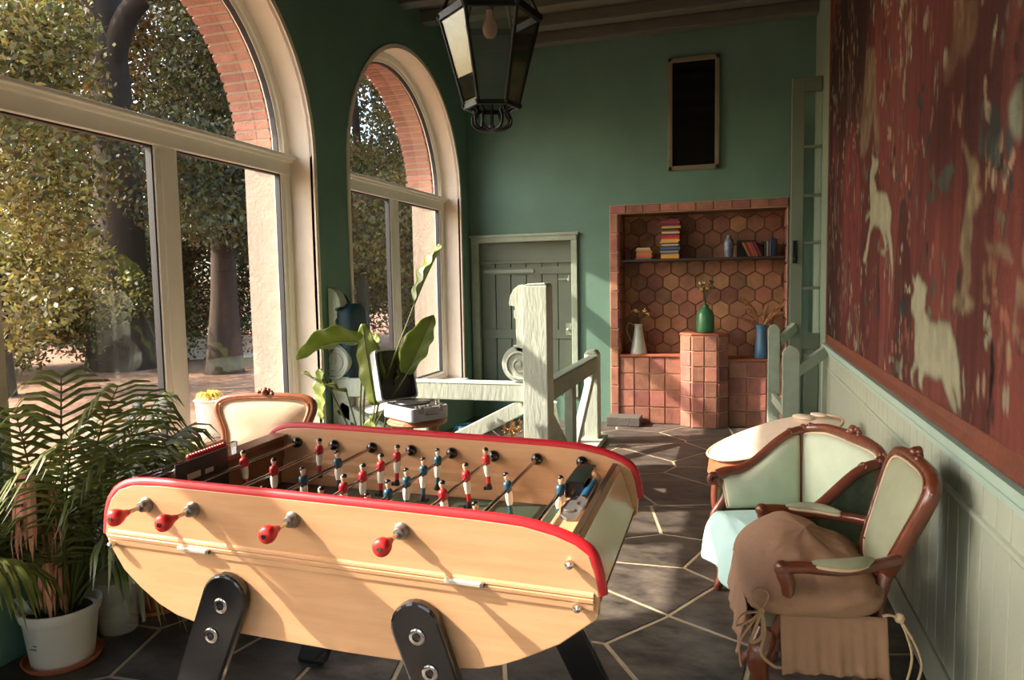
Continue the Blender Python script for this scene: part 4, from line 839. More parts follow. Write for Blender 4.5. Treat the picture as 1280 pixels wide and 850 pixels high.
# lid opens with its dark lining towards the deck
g.build('lid', [TWEED, mat('lid_lining', (58, 52, 52), .7)], rp_)
g = MB()
for y in (-.07, .07): g.b2((.168, y - .012, .05), (.180, y + .012, .095))
g.tube([(.175, -.04, .045), (.195, -.035, .045), (.195, .035, .045), (.175, .04, .045)], .006, 8); g.build('latches', STEELD, rp_, smooth=40)
g = MB()
for k in range(4): g.lathe([(.0, 0), (.008, 0), (.007, .012), (0, .012)], 10, (.155, -.10 + .03 * k, .089))
g.build('knobs', CHROME, rp_, smooth=40)
# dark teal bag hanging on the pier
bg_ = thing('garment_bag', 'dark teal bag hanging on the wall between the two windows', 'bag', (-2.70, 4.80, 0))
g = MB()
def bf(u, v):
    a = 2 * PI * u; w_ = .075 * (1 + .25 * v) * (1 - .35 * max(0, v - .0) ** 8); d = .135 * (1 - .12 * (1 - v) - .55 * max(0, (v - .88) / .12) ** 2)
    ce = lambda q, e: math.copysign(abs(q) ** e, q); q = mnoise.noise(Vector((a, v * 6, 2))) * .008
    return ((w_ + q) * ce(math.cos(a), .6), (d + q) * ce(math.sin(a), .6), .80 + .565 * v)
g.grid(bf, 28, 24, closeu=True); g.add([bf(i / 28, 1) for i in range(28)], [tuple(range(28))]); g.add([bf(i / 28, 0) for i in range(28)], [tuple(range(28))[::-1]])
g.build('bag', mat('dark_teal_fabric', (28, 58, 72), .5, var=.15, scale=6, bump=.3, bscale=30), bg_, smooth=60)
g = MB(); g.tube(catmull([(-.03, -.05, 1.35), (-.06, -.03, 1.42), (-.06, .03, 1.42), (-.03, .05, 1.35)], 5), .008, 6); g.tube([(-.12, 0, 1.42), (-.05, 0, 1.42)], .008, 6); g.build('strap', mat('dark_strap', (20, 30, 36), .6), bg_, smooth=60)
# ------------------------------------------------------------------ things in the niche
SH, CT, CT2, PT = 1.71, .722, .692, .952
def book(x, y, z, l, wd, th, c, rz, label, group, stand=False, lean=0.0):
    m = bookm(c); g = MB()
    if stand:
        g.T = Matrix.Translation((x, y, z)) @ Matrix.Rotation(lean, 4, 'Y')
        g.b2((0, 0, 0), (.003, wd, l), 0); g.b2((th - .003, 0, 0), (th, wd, l), 0); g.b2((0, 0, 0), (th, .003, l), 0); g.b2((.003, .003, .004), (th - .003, wd - .004, l - .004), 1)
    else:
        g.T = Matrix.Translation((x, y, z)) @ Matrix.Rotation(rz, 4, 'Z')
        g.b2((-l / 2, -wd / 2, 0), (l / 2, wd / 2, .003), 0); g.b2((-l / 2, -wd / 2, th - .003), (l / 2, wd / 2, th), 0); g.b2((-l / 2, -wd / 2, 0), (l / 2, -wd / 2 + .003, th), 0); g.b2((-l / 2 + .004, -wd / 2 + .003, .003), (l / 2 - .004, wd / 2 - .004, th - .003), 1)
    o = g.build('book', [m, PAGES]); o.location = (0, 0, 0); return tag(o, label, 'book', group)
PAGES = mat('book_pages', (206, 190, 160), .8); _bm = {}
def bookm(c):
    if c not in _bm: _bm[c] = mat('book_cover', c, .45)
    return _bm[c]
stack = [('mustard yellow', (206, 150, 60), .060, .175), ('slate grey', (92, 98, 106), .022, .17), ('pale grey', (150, 150, 150), .020, .19), ('dark navy', (40, 50, 78), .022, .18), ('steel blue', (84, 104, 128), .022, .19), ('charcoal', (56, 56, 60), .020, .16), ('white', (196, 190, 178), .018, .17),
         ('brown', (110, 74, 50), .018, .15), ('golden yellow', (222, 170, 70), .022, .18), ('cream yellow', (226, 196, 120), .022, .18), ('orange', (212, 110, 56), .020, .16), ('bright red', (196, 42, 48), .030, .18), ('dark grey', (70, 66, 68), .024, .18),
         ('ivory', (214, 198, 160), .022, .17), ('brick red', (170, 66, 50), .022, .17), ('black', (36, 34, 36), .020, .15), ('lime yellow', (180, 168, 84), .030, .18), ('plum', (120, 40, 58), .034, .19), ('crimson', (150, 44, 60), .026, .185), ('rust brown', (124, 62, 50), .026, .17)]
zz_ = SH; rb_ = random.Random(9)
ordn = ['bottom of', '2nd from the bottom of', '3rd from the bottom of', '4th from the bottom of', '5th from the bottom of', '6th from the bottom of', '7th from the bottom of', '8th from the bottom of', '9th from the bottom of', '10th from the bottom of'] + ['%s from the top of' % q for q in ('10th', '9th', '8th', '7th', '6th', '5th', '4th', '3rd', '2nd')] + ['top of']
tot = sum(s[2] for s in stack); kf = .405 / tot
for i, (cn, c, th, l_) in enumerate(stack):
    th *= kf; book(-.655 + rb_.uniform(-.010, .010) + (.012 if i in (16,) else 0), YB + .16, zz_, l_ * 1.05, .13, th - .0004, c, rb_.uniform(-.07, .07), '%s book, %s the tall stack on the niche shelf' % (cn, ordn[i]), 'books in the tall stack on the niche shelf'); zz_ += th
small = [('grey-green', (104, 110, 90), .022), ('coral red', (200, 84, 62), .022), ('tan', (176, 126, 76), .022), ('orange brown', (190, 112, 62), .026), ('sand', (196, 160, 110), .014), ('off-white', (190, 184, 160), .016)]
zz_ = SH
for i, (cn, c, th) in enumerate(small):
    book(-.92 + rb_.uniform(-.008, .008), YB + .14, zz_, .16 if i < 5 else .14, .12, th - .0004, c, rb_.uniform(-.08, .08), '%s book in the low stack left of the tall one, %s' % (cn, ['at its bottom', 'second up', 'third up', 'fourth up', 'fifth up', 'on its top'][i]), 'books in the low stack on the niche shelf'); zz_ += th
lx = .115
for i, (cn, c, th) in enumerate([('tan', (170, 120, 76), .016), ('dark red', (130, 44, 40), .026), ('orange', (190, 106, 62), .018), ('rose', (150, 62, 66), .026), ('maroon', (104, 36, 42), .030)]):
    book(lx, YB + .10, SH, .155, .12, th, c, 0, '%s book leaning left in the row on the niche shelf, %s' % (cn, ['first of five', 'second of five', 'third of five', 'fourth of five', 'last of five'][i]), 'leaning books on the niche shelf', True, -.42); lx += th * 1.12 + .001
lx += .012
for i, (cn, c, th, h_) in enumerate([('dark green', (40, 52, 40), .022, .15), ('cream', (176, 170, 130), .016, .15), ('grey violet', (84, 80, 92), .030, .17), ('navy blue', (34, 46, 84), .034, .185), ('black', (26, 26, 30), .02, .17)]):
    book(lx, YB + .10, SH, h_, .12, th, c, 0, 'upright %s book at the right end of the niche shelf' % cn, 'upright books on the niche shelf', True, 0); lx += th + .001
# blue patterned vase on shelf and dark box behind
v = thing('ginger_jar', 'slim blue and white patterned vase on the niche shelf beside the leaning books', 'vase', (-.075, YB + .15, SH))
g = MB(); g.lathe([(.0, 0), (.035, 0), (.04, .02), (.047, .09), (.05, .14), (.042, .175), (.022, .195), (.020, .21), (.027, .225), (.0, .224)], 24); g.build('body', mat('blue_white_glaze', (52, 66, 96), .2, c2=(130, 140, 150), scale=22), v, smooth=50)
o = MB().b2((.0, YB + .24, SH), (.19, YB + .30, SH + .17)).build('storage_box', mat('dark_box', (26, 26, 30), .5), None, bevel=.004); tag(o, 'dark box standing behind the leaning books on the niche shelf', 'box')
def flowers(par, n, h, sp, cols, stemc, rng_, r=.018, z0=0):
    g = MB(); heads = []
    for i in range(n):
        a = rng_.uniform(0, 2 * PI); q = rng_.uniform(.2, 1) * sp; hh = h * rng_.uniform(.65, 1.05); p = Vector((q * math.cos(a), q * math.sin(a) * .7, z0 + hh)); heads.append(p)
        g.tube(catmull([(0, 0, z0 - .06), (p.x * .25, p.y * .25, z0 + hh * .45), p], 4), .0018, 5)
    g.build('stems', stemc, par)
    for ci, c in enumerate(cols):
        g = MB()
        for i, p in enumerate(heads):
            if i % len(cols) != ci: continue
            for k in range(7): d = Vector((rng_.uniform(-1, 1), rng_.uniform(-1, 1), rng_.uniform(-.6, 1))).normalized() * r * .6; g.ball(p + d, r * .5, 6, sc_=(1, 1, .7))
        g.build('blossoms', c, par, smooth=60)
FL1 = mat('dried_cream_flower', (206, 180, 120), .8, var=.2); FL2 = mat('dried_rust_flower', (140, 88, 58), .8, var=.2); FL3 = mat('olive_leaves', (78, 82, 50), .7, var=.2)
v = thing('enamel_jug', 'pale grey enamel jug with dried cream flowers, on the left tiled counter', 'jug', (-.985, YB + .13, CT))
g = MB(); g.lathe([(.0, 0), (.088, 0), (.090, .006), (.078, .06), (.062, .14), (.048, .22), (.040, .28), (.042, .30), (.047, .315), (.043, .313), (.036, .30), (.034, .27), (.0, .268)], 28); g.build('body', mat('pale_enamel', (172, 180, 166), .3, var=.05), v, smooth=50)
g = MB(); g.tube(catmull([(-.045, 0, .30), (-.10, 0, .325), (-.125, 0, .26), (-.10, 0, .17), (-.068, 0, .12)], 6), .006, 8); g.build('handle', mat('pale_enamel_handle', (150, 156, 146), .3), v, smooth=60)
flowers(v, 14, .17, .105, [FL1, FL2], FL3, random.Random(2), .024, .30)
v = thing('green_bottle_vase', 'squat green glazed bottle with dried flowers, on top of the tiled pier', 'vase', (-.30, YB + .06, PT))
g = MB(); g.lathe([(.0, 0), (.078, 0), (.088, .01), (.091, .05), (.090, .16), (.078, .21), (.045, .245), (.030, .258), (.028, .275), (.033, .285), (.026, .284), (.0, .27)], 28); g.build('body', mat('green_glaze', (58, 116, 78), .28, var=.12, scale=6), v, smooth=50)
flowers(v, 12, .24, .075, [FL1, FL3, FL2], FL3, random.Random(5), .024, .27)
v = thing('blue_enamel_jug', 'blue enamel jug holding pampas plumes, on the right tiled counter behind the barrier', 'jug', (.245, YB + .10, CT2))
g = MB(); g.lathe([(.0, 0), (.070, 0), (.074, .008), (.066, .08), (.054, .18), (.046, .27), (.050, .31), (.062, .34), (.057, .335), (.044, .31), (.0, .29)], 28); g.build('body', mat('blue_enamel', (70, 112, 142), .28, var=.1), v, smooth=50)
g = MB(); g.tube(catmull([(.05, 0, .31), (.10, 0, .30), (.11, 0, .22), (.06, 0, .13)], 6), .007, 8); g.build('handle', mat('blue_enamel_handle', (60, 98, 126), .3), v, smooth=60)
PAMP = mat('pampas', (186, 140, 98), .95, var=.2); rr_ = random.Random(8)
for k, (tx, ty, tz_) in enumerate([(-.20, .02, .62), (-.14, .05, .50), (.30, .0, .60), (.22, .06, .46), (.05, .04, .52), (.12, -.03, .44), (-.24, .0, .42)]):
    ax = catmull([(0, 0, .28), (tx * .3, ty * .3, .28 + (tz_ - .28) * .55), (tx, ty, tz_)], 8); g = MB(); g.tube(ax, .0022, 5)
    for i in range(300):
        t = rr_.uniform(.35, 1); q = ax[min(len(ax) - 1, int(t * (len(ax) - 1)))]; d = Vector((rr_.gauss(0, 1), rr_.gauss(0, 1), rr_.gauss(-.2, .6))).normalized() * .045 * math.sin(PI * min(1, (t - .3) / .72)) ** .6
        tg = (ax[-1] - ax[-4]).normalized() * .03; s_ = d.cross(tg).normalized() * .0055; g.add([q - s_, q + s_, q + d + tg], [(0, 1, 2)])
    g.build('pampas_plume', PAMP, v)
# white vase with yellow flowers behind railing, candelabra, teal planter
v = thing('tall_floor_vase', 'tall pale floor vase of yellow flowers, standing behind the white side railing', 'vase', (-1.58, 6.35, 0))
g = MB(); g.lathe([(.0, 0), (.08, 0), (.088, .02), (.07, .2), (.045, .34), (.038, .39), (.05, .42), (.045, .415), (.0, .38)], 24); g.build('body', mat('pale_green_ceramic', (214, 224, 208), .3), v, smooth=50)
flowers(v, 16, .12, .08, [mat('yellow_petals', (222, 190, 60), .7), FL3], FL3, random.Random(6), .026, .41)
v = thing('candelabrum', 'gilt bronze candelabrum standing on the floor behind the white railing', 'candelabrum', (-1.99, 6.45, 0)); GOLD = mat('gilt_bronze', (158, 120, 76), .3, metal=.8)
g = MB(); g.lathe([(.0, 0), (.07, 0), (.06, .02), (.02, .04), (.015, .10), (.028, .13), (.014, .16), (.012, .30), (.02, .31), (.0, .33)], 16)
g.build('stem', GOLD, v, smooth=50)
for k in range(6):
    a = k * PI / 3; g = MB(); d = Vector((math.cos(a), math.sin(a), 0)); g.tube(catmull([Vector((0, 0, .14)), d * .05 + Vector((0, 0, .11)), d * .09 + Vector((0, 0, .15)), d * .09 + Vector((0, 0, .19))], 5), .006, 6); g.lathe([(.0, .19), (.022, .195), (.012, .20), (.012, .22), (0, .22)], 10, (d.x * .09, d.y * .09, 0))
    for q in range(4): g.ball(d * (.03 + .02 * q) + Vector((0, 0, .12 + .02 * math.sin(q * 2))), .011, 6)
    g.build('arm', GOLD, v, smooth=60)
v = thing('teal_pot', 'round teal glazed pot on the floor behind the white railing', 'pot', (-2.40, 6.35, 0))
g = MB(); g.lathe([(.0, 0), (.08, 0), (.13, .05), (.145, .11), (.12, .17), (.10, .18), (.09, .175), (.0, .15)], 24); g.build('body', mat('teal_glaze', (36, 92, 104), .2, coat=.4), v, smooth=50)
# measuring jug
JUG = bpy.data.materials.new('frosted_plastic'); JUG.use_nodes = True; n = JUG.node_tree.nodes; l = JUG.node_tree.links; b = n['Principled BSDF']
b.inputs['Base Color'].default_value = (*lin((222, 216, 204)), 1); b.inputs['Roughness'].default_value = .35; tp = n.new('ShaderNodeBsdfTransparent'); mx = n.new('ShaderNodeMixShader'); mx.inputs[0].default_value = .30; l.new(tp.outputs[0], mx.inputs[1]); l.new(b.outputs[0], mx.inputs[2]); l.new(mx.outputs[0], n['Material Output'].inputs[0])
v = thing('measuring_jug', 'translucent plastic measuring jug on the floor beside the white plant pot', 'jug', (-2.60, 2.485, 0), math.radians(-10))
g = MB(); g.lathe([(.0, .002), (.072, .002), (.075, .006), (.094, .232), (.098, .24), (.0955, .24), (.0915, .232), (.0725, .008), (.0, .006)], 32); g.build('body', JUG, v, smooth=40)
g = MB(); g.tube(catmull([(.092, 0, .232), (.125, 0, .236), (.158, 0, .22), (.165, 0, .15), (.172, 0, .075)], 6), .011, 8, flat=.5); g.build('handle', JUG, v, smooth=60)
g = MB()
for k in range(12): 
    z = .04 + k * .015; r = .0755 + .019 * z / .232 + .0006; w_ = .22 if k % 4 == 0 else .12
    g.add([(r * math.cos(a), r * math.sin(a), zz2) for a, zz2 in ((-1.3, z), (-1.3 + w_, z), (-1.3 + w_, z + .0018), (-1.3, z + .0018))], [(0, 1, 2, 3)])
g.build('scale_marks', mat('scale_ink', (70, 66, 60), .6), v)
# ------------------------------------------------------------------ indoor plants
def pot(par, r0, r1, h, m, rim=.012, saucer=None):
    g = MB(); g.lathe([(.0, 0), (r0, 0), (r0 + .002, .004), (r1 * .97, h - .05), (r1, h - .045), (r1 + rim * .3, h - .04), (r1 + rim, h - .006), (r1 + rim, h), (r1 + rim * .3, h), (r1 - .006, h - .03), (.0, h - .035)], 36); g.build('pot', m, par, smooth=35)
    g = MB(); g.lathe([(.0, h - .034), (r1 - .007, h - .033), (r1 * .6, h - .026), (.0, h - .022)], 24); g.build('soil', SOIL, par, smooth=60)
    if saucer: g = MB(); g.lathe([(.0, 0.0), (saucer, 0), (saucer + .014, .022), (saucer + .008, .022), (saucer - .004, .005), (.0, .004)], 30); s_ = g.build('saucer', POTT, par, smooth=35)
def frond(par, base, az, length, rise, droop, n=26, m=PALMG, ll=.30, wd=.013, rnd_=None, name='frond', hang=.35):
    r = rnd_ or random.Random(1); d = Vector((math.cos(az), math.sin(az), 0)); P = []
    for i in range(15):
        t = i / 14; x = length * (t * math.cos(rise) + droop * .35 * t * t); z = length * (math.sin(rise) * t - droop * t ** 2.4)
        P.append(Vector(base) + d * x + Vector((0, 0, z)))
    g = MB(); g.tube(P, [.006 * (1 - .8 * i / 14) + .001 for i in range(15)], 6)
    side = Vector((-d.y, d.x, 0))
    for i in range(n):
        t = .38 + .62 * i / (n - 1); k = t * 14; k0 = min(13, int(k)); p = P[k0].lerp(P[k0 + 1], k - k0); tg = (P[k0 + 1] - P[k0]).normalized()
        L_ = ll * (math.sin(PI * min(1, (t - .22) / .86)) ** .55) * r.uniform(.85, 1.1)
        up = side.cross(tg)
        for s in (-1, 1):
            dr = (side * s * r.uniform(.75, 1.0) + tg * r.uniform(.75, 1.0) + up * .15).normalized(); hw = wd * r.uniform(.8, 1.1); nrm = dr.cross(up).normalized() * .5 * hw
            q0 = p; q1 = p + dr * L_ * .35 + Vector((0, 0, -hang * L_ * .05)); q2 = p + dr * L_ * .7 + Vector((0, 0, -hang * L_ * .28)); q3 = p + dr * L_ * .97 + Vector((0, 0, -hang * L_ * .7)); u_ = up * hw * .25
            g.add([q0 - nrm * .5, q0 + nrm * .5, q1 - nrm + u_, q1 + nrm + u_, q1 - u_, q2 - nrm * .8, q2 + nrm * .8, q3], [(0, 2, 4), (0, 4, 1), (1, 4, 3), (2, 5, 4), (4, 5, 6), (4, 6, 3), (5, 7, 6)])
    lx0 = par.location.x
    g.v = [(max(x, (-2.97 if z > .52 else -2.785) - lx0), y, z) for x, y, z in g.v]
    return g.build(name, m, par, smooth=60)
pm = thing('areca_palm', 'large arching palm in a white plastic pot at the left corner, by the big window', 'potted plant', (-2.62, 2.22, 0)); pr_ = random.Random(12)
pot(pm, .112, .140, .235, POTW, saucer=.135)
g = MB()
for k, (x, z, w_) in enumerate([(-.01, .10, .012), (.006, .10, .02), (.008, .115, .018)]): 
    g.box((x + .0, -.1285, z), (w_, .002, .0025))
g.build('pot_print', mat('print_ink', (50, 48, 46), .6), pm)
g = MB(); g.T = Matrix.Translation((-.085, -.075, .225)) @ Matrix.Rotation(-.35, 4, 'Y') @ Matrix.Rotation(.3, 4, 'X'); g.b2((-.025, -.0008, -.03), (.025, .0008, .065)); g.build('plant_tag', mat('plant_tag', (214, 216, 206), .5, c2=(120, 130, 110), scale=26), pm)
fr = [(-.25, 1.25, 1.28, .20), (.15, 1.30, 1.12, .36), (.55, 1.40, 1.22, .25), (1.0, 1.35, 1.28, .20), (1.35, 1.25, 1.2, .3), (1.75, 1.15, 1.35, .12), (2.2, .62, 1.25, .2), (2.7, .42, 1.35, .12), (3.3, .38, 1.38, .1), (4.2, .6, 1.3, .2), (5.1, .75, 1.1, .35), (5.7, 1.1, 1.25, .25), (.35, 1.45, 1.36, .18), (.8, 1.45, 1.33, .2), (-.6, 1.2, 1.35, .15), (5.2, 1.0, 1.38, .12), (1.2, 1.1, 1.05, .42), (.6, 1.15, 1.0, .42), (.25, 1.0, .95, .45),
      (.0, .95, 1.1, .4), (.8, 1.0, 1.05, .4), (1.9, .62, 1.3, .12), (-.1, .95, 1.3, .22), (.45, 1.05, 1.32, .22), (3.0, .4, 1.4, .08), (5.4, .6, 1.3, .2)]
for az, ln_, ri_, dr_ in fr:
    if .1 < az < 2.1: ln_ *= .74
    b0 = (.05 * math.cos(az) + pr_.uniform(-.02, .02), .05 * math.sin(az) + pr_.uniform(-.02, .02), .20); frond(pm, b0, az, ln_, ri_, dr_, 17, PALMG, ll=.37, wd=.021, rnd_=pr_, hang=.9)
g = MB()
for k in range(22):
    a = pr_.uniform(0, 2 * PI); q = pr_.uniform(.01, .05); t = pr_.uniform(.04, .16); g.tube(catmull([(q * math.cos(a), q * math.sin(a), .2), (q * 1.8 * math.cos(a), q * 1.8 * math.sin(a), .4), ((q + t) * math.cos(a), (q + t) * math.sin(a), .62)], 4), [.007] * 4 + [.006] * 4 + [.004], 6)
g.build('canes', STEMG, pm, smooth=60)
def dryfrond(par, top, n, L_, sp, seed):
    r = random.Random(seed); g = MB(); top = Vector(top)
    g.tube(catmull([Vector((0, 0, .2)), Vector((top.x * .5, top.y * .5, top.z * .75)), top], 6), .004, 6)
    for i in range(n):
        a = r.uniform(0, 2 * PI); o = Vector((math.cos(a), math.sin(a), 0)) * r.uniform(.2, 1) * sp; l_ = L_ * r.uniform(.6, 1.05); w_ = r.uniform(.006, .011); sd = Vector((-o.y, o.x, 0)).normalized() * w_
        P = [top, top + o * .45 + Vector((0, 0, .012)), top + o * .8 + Vector((0, 0, -l_ * .35)), top + o + Vector((0, 0, -l_ * .75)), top + o * .95 + Vector((0, 0, -l_))]
        P = [top + Vector((0, 0, -.03 * i / n)) * 1 + (q - top) for q in P]
        g.add([P[0], P[1] - sd, P[1] + sd, P[2] - sd, P[2] + sd, P[3] - sd * .7, P[3] + sd * .7, P[4]], [(0, 1, 2), (1, 3, 4, 2), (3, 5, 6, 4), (5, 7, 6)])
    g.build('dead_frond', PALMD, par, smooth=60)
dryfrond(pm, (.10, -.16, .83), 44, .32, .12, 1); dryfrond(pm, (.05, -.09, .50), 14, .28, .045, 2); dryfrond(pm, (.09, -.06, .47), 9, .24, .04, 3)
# leafy shrub in terracotta pot
def leafm(g, p, d, L_, w_, curl=.25, fold=.15, mi=0, n=4):
    d = Vector(d).normalized(); s = d.cross(Vector((0, 0, 1)));
    if s.length < 1e-3: s = Vector((1, 0, 0))
    s.normalize(); u = s.cross(d); vs = []; 
    for i in range(n + 1):
        t = i / n; c = Vector(p) + d * (L_ * t) + Vector((0, 0, -curl * L_ * t * t)); ww = w_ * math.sin(PI * (t * .92 + .04)) ** .8 * .5
        vs += [c - s * ww + u * fold * ww, c, c + s * ww + u * fold * ww]
    fs = []
    for i in range(n): fs += [(3 * i, 3 * i + 1, 3 * i + 4, 3 * i + 3), (3 * i + 1, 3 * i + 2, 3 * i + 5, 3 * i + 4)]
    g.add(vs, fs, mi)
SHG = mat('shrub_leaf', (72, 92, 40), .4, island=.35, trans=.35); SHV = mat('variegated_leaf', (196, 200, 150), .45, island=.2, trans=.4)
def shrub(name, label, loc, potdims, h, spread, nst, nl, ls, m, seed, potm=POTT, cat='potted plant', saucer=None):
    t = thing(name, label, cat, loc); r = random.Random(seed); h0 = 0
    if potdims: pot(t, *potdims, potm, saucer=saucer); h0 = potdims[2] - .03
    st_ = MB(); lf = MB()
    for i in range(nst):
        a = r.uniform(0, 2 * PI); q = spread * r.uniform(.2, 1); hh = h * r.uniform(.6, 1.0); P = catmull([(0, 0, h0), (q * .35 * math.cos(a), q * .35 * math.sin(a), h0 + hh * .5), (q * math.cos(a), q * math.sin(a), h0 + hh)], 6); st_.tube(P, .0025, 5)
        for k in range(nl):
            tt = r.uniform(.2, 1); p = P[min(len(P) - 1, int(tt * (len(P) - 1)))]; b_ = r.uniform(0, 2 * PI); leafm(lf, p, (math.cos(b_), math.sin(b_), r.uniform(-.2, .8)), ls * r.uniform(.6, 1.2), ls * .5, .3)
    if -3 < loc[0]: lf.v = [(max(x, (-2.97 if z > .52 else -2.785) - loc[0]), y, z) for x, y, z in lf.v]
    st_.build('stems', STEMG, t, smooth=60); lf.build('foliage', m, t, smooth=60); return t
shrub('leafy_plant', 'dense small-leaved green plant in a terracotta pot, behind the measuring jug', (-2.62, 2.74, 0), (.09, .12, .20), .52, .24, 36, 16, .085, SHG, 21, saucer=.13)
o = shrub('trailing_plant', 'bigger-leaved plant drooping beside the left end of the football table', (-2.20, 2.62, 0), (.07, .09, .13), .36, .2, 12, 9, .11, mat('broad_leaf', (120, 122, 56), .35, island=.3, trans=.4), 31)
# bird of paradise
sp_ = thing('bird_of_paradise_plant', 'tall broad-leaved green plant beside the open record player, between the two windows', 'potted plant', (-2.33, 4.30, 0))
pot(sp_, .12, .15, .26, mat('grey_pot', (96, 92, 88), .6), saucer=None)
def bigleaf(par, base, mid, tip0, tip1, wd, fold, roll, seed, m=STRG, droop=.0):
    """petiole base->mid->tip0, blade tip0->tip1"""
    lf = thing_leaf = None; g = MB(); pts = catmull([base, mid, tip0], 8); g.tube(pts, [.010 - .005 * i / (len(pts) - 1) for i in range(len(pts))], 8); st = g.build('stalk', STEMG, par, smooth=60)
    A, B = Vector(tip0), Vector(tip1); d = B - A; L_ = d.length; d.normalize(); tin = (pts[-1] - pts[-3]).normalized(); s = d.cross(Vector((0, 0, 1)))
    s = s.normalized() if s.length > .1 else Vector((1, 0, 0)); s = Matrix.Rotation(roll, 3, d) @ s; u = s.cross(d)
    g = MB(); r = random.Random(seed); ph = r.uniform(0, 6)
    def f(a, t):
        x = a * 2 - 1; c = A + d * L_ * t + Vector((0, 0, droop * L_ * (4 * t * (1 - t)))) + u * .0
        w_ = wd * (math.sin(PI * min(1, t * .90 + .07)) ** .75) * (1 - .15 * t); rip = .012 * math.sin(t * 22 + ph + x * 2) * abs(x)
        return c + s * (x * w_ * 1.45 * math.cos(fold * .6 * abs(x))) + u * (abs(x) * w_ * 1.2 * math.sin(fold * .6) + rip)
    g.grid(f, 10, 22); bl = g.build('leaf', m, par, smooth=80, solid=.0015)
    h = MB(); h.tube([f(.5, i / 16) - u * .002 for i in range(17)], [.004 - .003 * i / 16 for i in range(17)], 6); h.build('midrib', STEMG, bl, smooth=60)
b0 = (0, 0, .23)
bigleaf(sp_, b0, (.10, 0, .75), (.38, -.02, 1.38), (.56, .02, 1.74), .075, .9, .4, 1, droop=.04)
bigleaf(sp_, b0, (.05, .0, .55), (.30, .0, .92), (.50, -.02, 1.30), .085, .6, -.5, 2)
bigleaf(sp_, b0, (-.02, .0, .7), (.06, .0, 1.10), (-.42, -.14, 1.02), .115, .55, .5, 3, droop=.14)
bigleaf(sp_, b0, (.04, -.05, .45), (.09, -.05, .72), (.03, -.07, 1.25), .075, .5, 1.2, 4)
bigleaf(sp_, b0, (-.05, -.02, .5), (-.12, -.04, .80), (-.42, -.08, .93), .06, .5, .2, 5, droop=-.05)
bigleaf(sp_, b0, (-.10, -.02, .5), (-.30, -.05, .95), (-.28, -.09, .62), .05, .6, .9, 6)
bigleaf(sp_, b0, (-.06, -.06, .42), (-.10, -.10, .56), (-.42, -.2, .48), .05, .5, .2, 7, droop=.15)
bigleaf(sp_, b0, (.03, -.08, .45), (.09, -.1, .66), (.11, -.12, .40), .05, .7, 1.3, 8)
bigleaf(sp_, b0, (.14, .0, .5), (.26, .0, .66), (.52, .0, .66), .05, .5, .2, 9, droop=.2)
bigleaf(sp_, b0, (.08, .06, .5), (.14, .08, .80), (.22, .08, 1.02), .06, .6, .9, 10)
bigleaf(sp_, b0, (-.08, .06, .6), (-.05, .08, 1.06), (.10, .02, 1.12), .07, .5, .6, 11, droop=.1)
